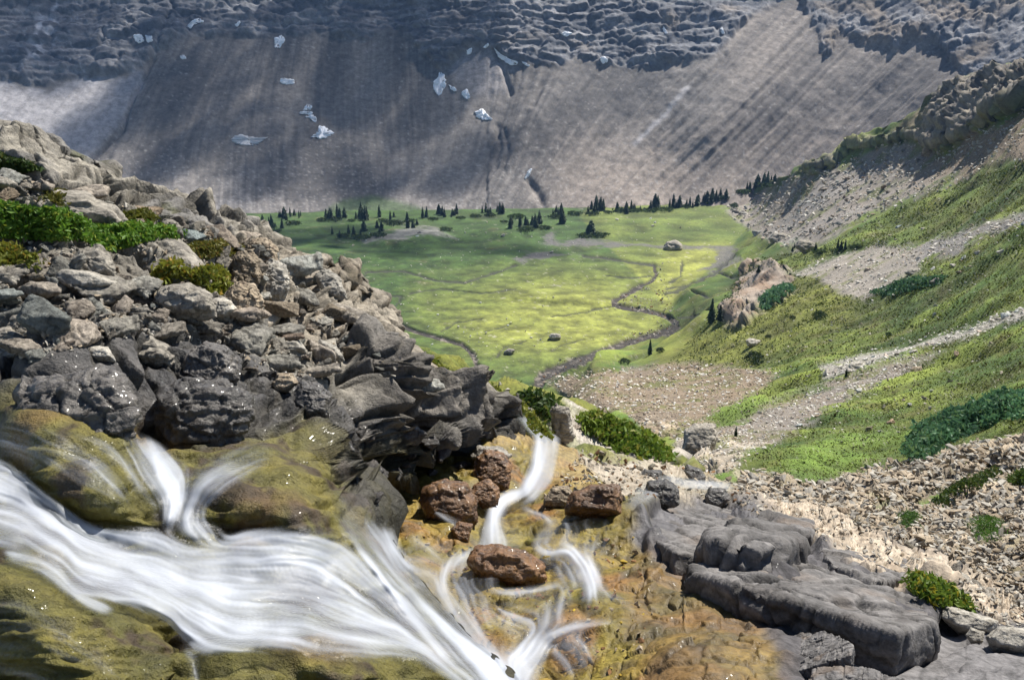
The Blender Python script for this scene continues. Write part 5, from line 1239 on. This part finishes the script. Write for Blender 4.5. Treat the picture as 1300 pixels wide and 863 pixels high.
leafy('shrub_mat', [(735, 528), (765, 535), (800, 548), (830, 564), (862, 584), (835, 584), (800, 578), (770, 565), (745, 550)], 7000, .30, .06, [(.07, .125, .016), (.15, .20, .026), (.20, .20, .035)], 'green shrubby hump at the mouth of the gully', 'shrub', DM_BED, seed=9, edge=10)
leafy('shrub_mat', [(650, 494), (690, 510), (705, 520), (700, 540), (680, 520)], 3000, .3, .06, DGR, 'small green shrub left of the upright rock fin', 'shrub', DM_BED, seed=10, edge=6)
leafy('flower_patch', [(1154, 738), (1165, 733), (1200, 748), (1230, 768), (1236, 778), (1210, 776), (1180, 764), (1160, 750)], 2600, .09, .020, [(.08, .15, .015), (.16, .22, .03), (.32, .28, .03)], 'yellow-flecked green plant patch between long slab and bark-like rock', 'plant', DM_BED, seed=11, edge=6)
leafy('grass_tussock', [(1232, 664), (1245, 655), (1270, 660), (1278, 676), (1264, 690), (1244, 690), (1234, 678)], 1600, .16, .05, [(.05, .12, .02), (.10, .20, .03)], 'bright green tussock alone in the scree', 'plant', DM_VAL, seed=12, edge=8, asp=.12, upright=-.3)
leafy('grass_tussock', [(1142, 662), (1150, 652), (1166, 654), (1164, 666), (1150, 670)], 700, .16, .06, [(.04, .10, .02), (.09, .17, .03)], 'small dark green tussock on the scree above the blue-grey slab', 'plant', DM_VAL, seed=13, edge=5, asp=.14, upright=-.3)
WIL = [(.05, .115, .055), (.10, .21, .10), (.13, .22, .08)]
for k, (poly, lab) in enumerate([([(1148, 578), (1160, 552), (1190, 532), (1230, 518), (1262, 506), (1282, 500), (1290, 520), (1250, 545), (1210, 560), (1180, 582), (1155, 586)], 'large blue-green willow thicket on the lowest green belt'),
                                 ([(1262, 524), (1290, 500), (1340, 492), (1340, 520), (1290, 535)], 'blue-green willow at the frame edge joined to the large thicket'),
                                 ([(1105, 372), (1150, 356), (1200, 352), (1195, 360), (1130, 376)], 'pale blue-green shrub strip high on the green slope'),
                                 ([(965, 385), (975, 370), (1000, 360), (1008, 366), (990, 382), (972, 394)], 'green shrub strip under the crumbling bluff')]):
    leafy('willow_shrub', poly, 5500 if k == 0 else 2200, [.75, .7, 1.3, 1.6][k], [.14, .12, .35, .5][k], WIL, lab, 'shrub', DM_VAL, seed=20 + k, edge=8, clump=.8)
for k, (poly, lab) in enumerate([([(1185, 640), (1210, 620), (1240, 606), (1268, 592), (1272, 602), (1230, 625), (1195, 645)], 'sloping dark green heath strip across the scree'),
                                 ([(1280, 610), (1320, 592), (1330, 606), (1290, 618)], 'dark green heath patch above the scree at the frame edge')]):
    leafy('heath_patch', poly, 2200, .22, .06, DGR, lab, 'shrub', DM_VAL, seed=40 + k, edge=6)
for k, (x, y, wd, lab) in enumerate([(1040, 402, 9, 'round dark bush on the green slope above the gravel tongue'), (958, 456, 12, 'dark bush low on the slope beside the brown eroded ground'), (793, 460, 7, 'small dark bush near the mouth of the meadow creek'), (838, 445, 5, 'tiny bush beside the small fir near the creek'),
                                     (1006, 404, 4, 'tiny dark bush left of the round dark bush'), (1128, 425, 4, 'tiny dark bush above the pale strip of stones'), (975, 428, 4, 'tiny dark bush by the pale boulder below the bluff'), (932, 262, 5, 'small dark bush at the top of the meadow by the boulder field'), (872, 598, 5, 'low bush in the gully bottom')]):
    leafy('bush', [(x + wd * math.cos(a), y + .6 * wd * math.sin(a)) for a in np.linspace(0, 6.28, 9)[:-1]], 500, wd * DM_VAL.Y(x, y) / FPX * 1.1, wd * DM_VAL.Y(x, y) / FPX * .16, [(.02, .04, .014), (.045, .07, .02)], lab, 'bush', DM_VAL, seed=60 + k, edge=wd * .7)

def ground_cover():
    """low heath and grass clumps all over the green slope: nobody could count them"""
    r = np.random.default_rng(77)
    q = np.array([820, 195]) + r.random((150000, 2)) * np.array([500, 430])
    sc = np.zeros(len(q))
    for p in list(SCREE.values()) + OUTCROP: sc = np.maximum(sc, sstep(-4, 4, polydist(q[:, 0], q[:, 1], p)))
    for p in GRASS: sc *= 1 - sstep(-2, 3, polydist(q[:, 0], q[:, 1], p))
    Y = DM_VAL.Y(q[:, 0], q[:, 1]); Yh = 100 / np.maximum(-slope_k(q[:, 1]), .1)
    inside = polydist(q[:, 0], q[:, 1], [(840, 470), (900, 405), (950, 330), (1040, 316), (1130, 268), (1320, 195), (1320, 640), (1060, 615), (980, 600), (880, 540), (820, 480)])
    ok = (r.random(len(q)) > sc * .96) & (inside > 0) & (Y < Yh * .985) & (Y < 800); q, Y = q[ok], Y[ok]; B = at(q[:, 0], q[:, 1], Y); m = len(q)
    cl = fbm(lod(B, 40.), 3) * 1.6; cl2 = fbm(lod(B, 10.) + 9, 2) * 1.5
    keep = cl2 + .5 * cl > -.75; B, Y, cl, cl2 = B[keep], Y[keep], cl[keep], cl2[keep]; m = len(B)
    s = (Y / FPX * (.7 + 1.2 * r.random(m) ** 2) * np.clip(1 + .5 * cl2, .6, 1.6))[:, None]
    N = r.normal(size=(m, 3)) * np.array([1, 1, .5]) + np.array([.4, .2, 1.1]); N /= np.linalg.norm(N, axis=1)[:, None]
    T = np.cross(N, r.normal(size=(m, 3))); T /= np.linalg.norm(T, axis=1)[:, None]; Bt = np.cross(N, T)
    C = B + np.array([0, 0, 1.]) * s * .45
    V = np.stack([C - T * s, C + Bt * s * .6, C + T * s, C - Bt * s * .6], 1).reshape(-1, 3)
    c = mix((.05, .08, .015), (.15, .17, .027), np.clip(.5 + .6 * cl + .3 * r.normal(size=m) * .6, 0, 1))
    c = mix(c, (.085, .066, .025), sstep(.1, .6, fbm(lod(B, 20.) + 30, 2) * 1.5) * .7); c = mix(c, (.035, .06, .016), sstep(.3, .9, cl2) * .6)
    o = link('ground_cover', mesh_from('ground_cover', V, np.arange(4 * m).reshape(-1, 4), {'col': np.repeat(c, 4, 0)}, smooth=False, mat=M_LEAF)); tag(o, kind='stuff')
ground_cover()

# ------------------------------------------------------------------ conifers
def conifer(seed, slim=1.0):
    r = np.random.default_rng(seed); V, F, C = [], [], []
    nw = 17
    for k in range(nw):
        z = .05 + .93 * (k / nw) ** .92; R0 = .23 * slim * (1 - z) ** .75 + .018
        R0 *= r.uniform(.8, 1.15)
        nb = 9 if k < 10 else 6
        off = r.random() * 6.28
        for j in range(nb):
            if r.random() < .12: continue
            a = off + 6.283 * j / nb + r.normal() * .2; L = R0 * r.uniform(.65, 1.15)
            dr = -.42 * L - .2 * L * r.random()
            d = np.array([math.cos(a), math.sin(a), 0]); p = np.array([-d[1], d[0], 0])
            zz = z + r.normal() * .008
            for (w_, dz, tilt) in ((.42, 0, 0), (.34, .015, .6), (.30, -.02, -.6)):
                b = len(V)
                hw = L * w_
                V += [np.array([0, 0, zz + .03]), d * L * .55 + p * hw + [0, 0, zz + dr * .4 + dz - tilt * hw], d * L + [0, 0, zz + dr + dz * .5], d * L * .55 - p * hw + [0, 0, zz + dr * .4 + dz + tilt * hw]]
                F.append((b, b + 1, b + 2, b + 3))
                c = np.array([.028, .052, .022]) * r.uniform(.55, 1.6) + np.array([.012, .014, .0]) * r.random()
                C += [c * .8, c, c * 1.25, c]
    b = len(V)
    V += [np.array([0, 0, 1.03]), np.array([.012, 0, .93]), np.array([-.006, .01, .93]), np.array([-.006, -.01, .93])]
    F += [(b, b + 1, b + 2, b + 2), (b, b + 2, b + 3, b + 3), (b, b + 3, b + 1, b + 1)]; C += [np.array([.02, .035, .016])] * 4
    T = []
    for f in F: T += [(f[0], f[1], f[2])] + ([(f[0], f[2], f[3])] if f[2] != f[3] else [])
    crown = mesh_from('crown', np.array(V), np.array(T), {'col': np.array(C)}, smooth=False, mat=M_NEEDLE)
    n = 7; a = np.linspace(0, 6.283, n, endpoint=False); tv = []
    for z, q in ((-.06, .022), (.3, .015), (.95, .004)): tv += [np.array([math.cos(t) * q, math.sin(t) * q, z]) for t in a]
    tf = [(i * n + j, i * n + (j + 1) % n, (i + 1) * n + (j + 1) % n, (i + 1) * n + j) for i in (0, 1) for j in range(n)]
    trunk = mesh_from('trunk', np.array(tv), np.array(tf), {'col': np.tile([[.07, .05, .035]], (len(tv), 1))}, mat=M_NEEDLE)
    return crown, trunk
CONS = [conifer(s, q) for s, q in ((1, 1.0), (2, .8), (3, 1.25), (4, .95), (5, 1.1))]
def plant_tree(px, py, h_px, label, group=None, k=None, dm=DM_FAR, wide=1.0):
    for _ in range(14):
        if float(dm.Y(px, py)) < 800: break
        py += 1.5
    Y = float(dm.Y(px, py)); p = at(px, py, Y); s = h_px / FPX * Y * 1.12
    cr, tr = CONS[random.randrange(5) if k is None else k]
    o = bpy.data.objects.new('fir_tree', None); COL.objects.link(o); o.location = p - np.array([0, 0, .02 * s]); wide *= random.uniform(.75, 1.45); o.scale = (s * wide, s * wide, s); o.rotation_euler = (0, 0, random.uniform(0, 6.28))
    link('crown', cr, o); link('trunk', tr, o)
    return tag(o, label, 'tree', group)
random.seed(21)
plant_tree(903, 408, 30, 'tallest near fir standing at the foot of the crumbling bluff', k=0)
plant_tree(914, 405, 19, 'shorter fir close beside the tallest near one by the bluff', k=3)
plant_tree(825, 450, 20, 'lone slim fir on the bank near the lower end of the creek', k=1)
plant_tree(963, 345, 9, 'little fir on top of the crumbling bluff', k=2)
plant_tree(934, 553, 13, 'little fir at the right end of the brown eroded slope', k=1)
plant_tree(1074, 478, 11, 'little fir beside the whitest boulder of the slope', k=2)
plant_tree(750, 297, 17, 'broad dark fir with a skirt of bushes on the upper meadow', k=2, wide=1.7)
plant_tree(714, 282, 17, 'dark upright fir on the meadow above the gravel flat', k=0)
def row(line, n, hmin, hmax, label, group, jit=2.0):
    L_ = spline(line, 200); nc = max(2, round(n / 3.5)); cs = np.sort(np.random.default_rng(n * 7 + int(line[0][0])).random(nc))
    for k in range(n):
        q = L_[int(np.clip((cs[k % nc] + random.gauss(0, .022)) * 199, 0, 199))]
        plant_tree(q[0] + random.gauss(0, jit * 1.6), q[1] + random.gauss(0, jit * .55), hmin * .8 + (hmax * 1.1 - hmin * .8) * random.random() ** 1.3, label, group)
row([(332, 284), (350, 288), (368, 292), (388, 296)], 11, 7, 14, 'dark fir in the small wood behind the shoulder of the left ridge', 'firs behind the left ridge', 3)
row([(345, 277), (380, 276), (400, 277)], 9, 8, 12, 'dark fir in the small wood behind the shoulder of the left ridge', 'firs behind the left ridge', 3)
row([(408, 277), (440, 276), (475, 276), (508, 277)], 30, 6, 14, 'dark fir in the long shaded row under the green patch of scree', 'firs in the long shaded row', 3)
row([(430, 298), (470, 296), (500, 288), (545, 292)], 13, 7, 13, 'small fir scattered around the dark rocky mound', 'firs around the rocky mound', 5)
row([(520, 288), (535, 287), (548, 289)], 5, 6, 9, 'stunted fir on top of the dark rocky mound', 'firs on the rocky mound', 3)
row([(512, 277), (540, 276), (570, 274), (598, 273)], 12, 7, 12, 'fir in the thin row between shaded row and the foot of the scree', 'firs in the thin row', 3)
row([(604, 271), (618, 270), (642, 272)], 8, 9, 14, 'fir in the loose clump at the foot of the brown scree', 'firs in the loose clump', 3)
row([(655, 288), (672, 287), (688, 284), (640, 290)], 10, 10, 15, 'fir among the white rocks on the upper meadow', 'firs among the white rocks', 4)
row([(676, 270), (700, 272), (720, 270)], 7, 8, 15, 'fir where the sunlit scree begins', 'firs at the start of the sunlit scree', 3)
row([(736, 268), (750, 268), (766, 267)], 9, 10, 18, 'fir in the dense dark clump at the top of the meadow', 'firs in the dense clump', 2.5)
row([(794, 266), (812, 265), (820, 265)], 8, 6, 12, 'fir in the middle row under the striped scree', 'firs in the middle row', 2)
row([(828, 265), (840, 264), (862, 263)], 9, 10, 17, 'tall fir at the right end of the row under the striped scree', 'tall firs under the striped scree', 2)
row([(884, 259), (905, 254), (930, 246), (960, 238), (990, 229)], 30, 8, 14, 'fir in the line climbing to the foot of the dark cliff band', 'firs climbing to the cliff band', 1.5)
row([(776, 269), (830, 267), (880, 261)], 20, 5, 11, 'low fir in the uneven belt along the foot of the sunlit scree', 'low firs along the sunlit scree', 1.5)
row([(880, 261), (930, 247), (992, 229)], 16, 5, 10, 'low fir in the thickening belt climbing towards the stony slope', 'low firs climbing the slope', 1.5)
row([(1028, 318), (1050, 317), (1075, 316)], 8, 7, 12, 'small fir in the short row below the boulder field', 'firs below the boulder field', 2.5)
row([(1000, 314), (1015, 320)], 2, 7, 9, 'small fir between the two grey boulders of the field', 'firs between the boulders', 2)

rr_ = np.random.default_rng(31)
for k, (x, y) in enumerate([(338, 290), (352, 294), (372, 284), (410, 280), (424, 279), (446, 281), (462, 279), (486, 280), (500, 284), (520, 281), (436, 300), (458, 302), (480, 299), (550, 279), (566, 292), (585, 277), (604, 275), (622, 274), (640, 282), (655, 276), (668, 292), (692, 290), (706, 276),
                        (730, 272), (742, 300), (760, 299), (752, 272), (772, 270), (788, 268), (806, 268), (826, 268), (846, 267), (870, 263), (896, 258), (918, 252), (944, 244), (972, 236), (1040, 320), (1062, 319), (1086, 314)]):
    wd = rr_.uniform(4, 9)
    leafy('bush', [(x + wd * math.cos(a) * 1.3, y + .35 * wd * math.sin(a)) for a in np.linspace(0, 6.28, 9)[:-1]], 260, wd * .62 * DM_FAR.Y(x, y) / FPX, wd * DM_FAR.Y(x, y) / FPX * .20, [(.03, .05, .018), (.075, .11, .03)],
          'low dark bush between the firs at the upper rim of the meadow', 'bush', DM_FAR, group='bushes between the firs', seed=100 + k, edge=wd * .4, stems=False)

# ------------------------------------------------------------------ snow patches
M_SNOW = ground_mat('snow', [(.8, .06)], var=.06, speck=.5)
def snow(poly, label, grey=0.):
    a = spline(list(poly) + [poly[0]], 72)[:-1]
    wd = np.ptp(a[:, 0]); c = a.mean(0)
    a = a + .16 * np.stack([fbm(np.stack([a[:, 0] / 4, a[:, 1] / 4, a[:, 0] * 0 + k], 1), 3) for k in (0, 9)], 1) * min(wd, 14)
    rings = [(1.0, .5), (.96, -.15), (.78, -.35), (.5, -.45), (.25, -.5)]; Y0 = blur_mtn
    V = []; n = len(a)
    for q, off in rings:
        b = c + (a - c) * q; V.append(at(b[:, 0], b[:, 1], Y0.Y(b[:, 0], b[:, 1]) + off))
    V.append(at(c[0], c[1], float(Y0.Y(c[0], c[1])) - .5)[None]); V = np.concatenate(V)
    F = [(i * n + j, (i + 1) * n + j, (i + 1) * n + (j + 1) % n) for i in range(4) for j in range(n)] + [(i * n + j, (i + 1) * n + (j + 1) % n, i * n + (j + 1) % n) for i in range(4) for j in range(n)]
    F += [(4 * n + j, 5 * n, 4 * n + (j + 1) % n) for j in range(n)]
    o0 = V.mean(0); g = 1 - grey
    nz = sstep(-.1, .5, gn(np.stack(project(V) + (V[:, 0] * 0,), 1) / np.array([5., 3., 1.])))
    col = mix((.88 * g, .89 * g, .91 * g), (.45, .44, .44), nz * min(1, grey * 2.2))
    o = link('snow_patch', mesh_from('snow_patch', V - o0, np.array(F), {'col': col, 'wet': np.zeros(len(V))}, mat=M_SNOW)); o.location = o0
    return tag(o, label, 'snow patch', 'snow patches on the mountain wall')
zb = blurred(DM_MTN, 1); blur_mtn = DepthMap(); blur_mtn.z = DM_MTN.z
SN = [([(168, 45), (176, 43), (183, 48), (180, 55), (172, 53)], 'left snow patch of the close pair below the blue cliffs'), ([(184, 45), (192, 46), (194, 52), (187, 54)], 'right snow patch of the close pair below the blue cliffs'),
      ([(237, 34), (246, 25), (254, 24), (259, 28), (250, 30), (241, 36)], 'hooked snow streak high above the dark gully'), ([(228, 72), (233, 70), (237, 74), (231, 76)], 'tiny snow patch halfway down beside the dark gully'),
      ([(298, 32), (303, 27), (306, 29), (301, 34)], 'tiny snow patch high under the cliff, right of the hooked streak'), ([(348, 60), (349, 49), (358, 45), (361, 52), (354, 62)], 'upright oval snow patch alone on the upper scree'),
      ([(355, 104), (358, 99), (372, 101), (373, 106), (364, 108)], 'small flat snow patch below the upright oval one'), ([(385, 140), (388, 134), (396, 134), (394, 140)], 'uppermost snow patch of the stepped chain'),
      ([(379, 144), (385, 141), (396, 142), (394, 146)], 'thin snow band second in the stepped chain'), ([(386, 149), (396, 145), (402, 151), (399, 156), (393, 150)], 'curved snow patch third in the stepped chain'),
      ([(394, 175), (403, 167), (405, 160), (414, 162), (424, 169), (416, 174), (408, 177), (402, 175)], 'largest snow patch at the lower end of the stepped chain'),
      ([(549, 104), (556, 98), (558, 92), (564, 95), (566, 108), (558, 122), (552, 116)], 'tall white snow patch in the notch under the centre cliff'), ([(569, 108), (578, 112), (580, 116), (573, 115)], 'thin snow link right of the tall white patch'),
      ([(586, 117), (592, 113), (597, 122), (594, 127), (587, 122)], 'small snow patch lower right of the tall white one'), ([(603, 142), (612, 138), (618, 144), (625, 152), (614, 152), (605, 149)], 'wedge-shaped snow patch lowest in the centre notch'),
      ([(592, 64), (599, 61), (598, 68), (593, 69)], 'tiny snow cap at the left top of the pale scree cone'), ([(613, 60), (619, 55), (621, 58), (615, 62)], 'tiny snow cap at the tip of the pale scree cone'),
      ([(627, 61), (634, 68), (645, 74), (658, 80), (650, 83), (640, 78), (632, 72)], 'long snow strip along the cliff foot right of the pale cone'), ([(662, 78), (668, 80), (673, 84), (666, 83)], 'short snow strip continuing the long one along the cliff foot'),
      ([(761, 74), (768, 72), (772, 78), (765, 81)], 'small snow patch at the cliff foot above the scree ridges'), ([(841, 36), (843, 34), (847, 42), (844, 43)], 'narrow snow sliver in the upper cliff, far right'),
      ([(712, 42), (718, 40), (726, 43), (718, 47)], 'faint snow patch in the middle of the upper cliff'), ([(914, 36), (917, 35), (920, 43), (916, 43)], 'tiny snow fleck beside the thin waterfall'),
      ([(666, 226), (671, 216), (675, 214), (673, 222), (667, 228)], 'isolated snow patch low at the edge of the sunlit scree')]
for p_, l_ in SN: snow(p_, l_)
snow([(292, 177), (302, 171), (314, 172), (324, 175), (340, 174), (330, 181), (318, 185), (300, 183)], 'dirty grey wide snow patch on the shaded scree', .38)

# ------------------------------------------------------------------ clouds beyond the frame whose shade dapples the wall
def cloud_mat():
    m, nt, N, L = new_mat('cloud')
    out = N('ShaderNodeOutputMaterial'); v = N('ShaderNodeVolumePrincipled'); v.inputs['Color'].default_value = (.95, .95, .96, 1); v.inputs['Density'].default_value = .05
    L(v.outputs[0], out.inputs['Volume']); return m
M_CLOUD = cloud_mat()
def cloud(spots, height=650.):
    """white cumulus floating where its shade falls on the given places (photo pixel, radius in metres)"""
    bm = bmesh.new(); c0 = None
    for k, (px, py, rx, ry) in enumerate(spots):
        p = Vector(DM.hit(px, py)); t = (height - p.z) / SUN.z; c = p + SUN * t
        if c0 is None: c0 = c.copy()
        r = bmesh.ops.create_icosphere(bm, subdivisions=4, radius=1.0)
        for v in r['verts']: v.co = Vector((v.co.x * rx, v.co.y * ry, v.co.z * min(rx, ry) * .35)) + c - c0
    me = bpy.data.meshes.new('cloud'); bm.to_mesh(me); bm.free()
    V = np.array([v.co for v in me.vertices]); N = np.array([v.normal for v in me.vertices])
    V = V + N * ((gn(V / 45 + 3) * 16 + gn(V / 17 + 8) * 9 + gn(V / 7) * 4))[:, None]
    me.vertices.foreach_set('co', V.astype(np.float32).ravel()); me.update()
    for p in me.polygons: p.use_smooth = True
    me.materials.append(M_CLOUD); o = link('cloud', me); o.location = c0
    return tag(o, kind='structure')
SUN_EL, SUN_AZ = math.radians(53), math.radians(42)      # azimuth measured from straight ahead (+Y) towards the right (+X)
SUN = Vector((math.cos(SUN_EL) * math.sin(SUN_AZ), math.cos(SUN_EL) * math.cos(SUN_AZ), math.sin(SUN_EL)))
cloud([(200, 110, 42, 60), (290, 120, 60, 60), (400, 130, 60, 66), (490, 165, 55, 50), (400, 215, 74, 34), (560, 215, 48, 26)])
cloud([(400, 298, 50, 26), (520, 304, 50, 24), (620, 316, 36, 16)])
cloud([(60, 40, 70, 40), (200, 25, 50, 30)])
# ------------------------------------------------------------------ light, sky, camera
sl = bpy.data.lights.new('sun', 'SUN'); sl.energy = 5.0; sl.angle = math.radians(.53); sl.color = (1, .955, .88)
so = link('sun', sl); so.rotation_euler = SUN.to_track_quat('Z', 'Y').to_euler(); so.location = (0, 0, 300)
w = bpy.data.worlds.new('World'); scene.world = w; w.use_nodes = True
nt = w.node_tree; bg = nt.nodes['Background']; sky = nt.nodes.new('ShaderNodeTexSky'); sky.sky_type = 'NISHITA'
sky.sun_disc = False; sky.sun_elevation = SUN_EL; sky.sun_rotation = SUN_AZ; sky.altitude = 2100; sky.air_density = 1.0
nt.links.new(sky.outputs[0], bg.inputs[0]); bg.inputs[1].default_value = .068
cam = bpy.data.cameras.new('camera'); cam.sensor_width = 36; cam.lens = 36 * FPX / 1300; cam.clip_start = .05; cam.clip_end = 6000
co = link('camera', cam); co.rotation_euler = (math.pi / 2 - PITCH, 0, 0); scene.camera = co
scene.view_settings.view_transform = 'Standard'; scene.view_settings.look = 'None'; scene.view_settings.gamma = 1
scene.view_settings.exposure = .85
cy = scene.cycles; cy.max_bounces = 5; cy.diffuse_bounces = 3; cy.transparent_max_bounces = 16; cy.sample_clamp_indirect = 4
cy.use_adaptive_sampling = True; cy.adaptive_threshold = .02

def haze_box():
    m, nt, N, L = new_mat('haze')
    out = N('ShaderNodeOutputMaterial'); v = N('ShaderNodeVolumePrincipled'); v.inputs['Color'].default_value = (.32, .56, 1, 1); v.inputs['Density'].default_value = .00008; v.inputs['Anisotropy'].default_value = .0
    L(v.outputs[0], out.inputs['Volume'])
    lo, hi = np.array([-900., -60., -150.]), np.array([900., 1150., 330.])
    V = np.array([[(lo, hi)[i][0], (lo, hi)[j][1], (lo, hi)[k][2]] for i in (0, 1) for j in (0, 1) for k in (0, 1)])
    F = np.array([(0, 1, 3, 2), (4, 6, 7, 5), (0, 4, 5, 1), (2, 3, 7, 6), (0, 2, 6, 4), (1, 5, 7, 3)])
    tag(link('haze', mesh_from('haze', V, F, smooth=False, mat=m)), kind='stuff')
haze_box()
cy.volume_bounces = 0
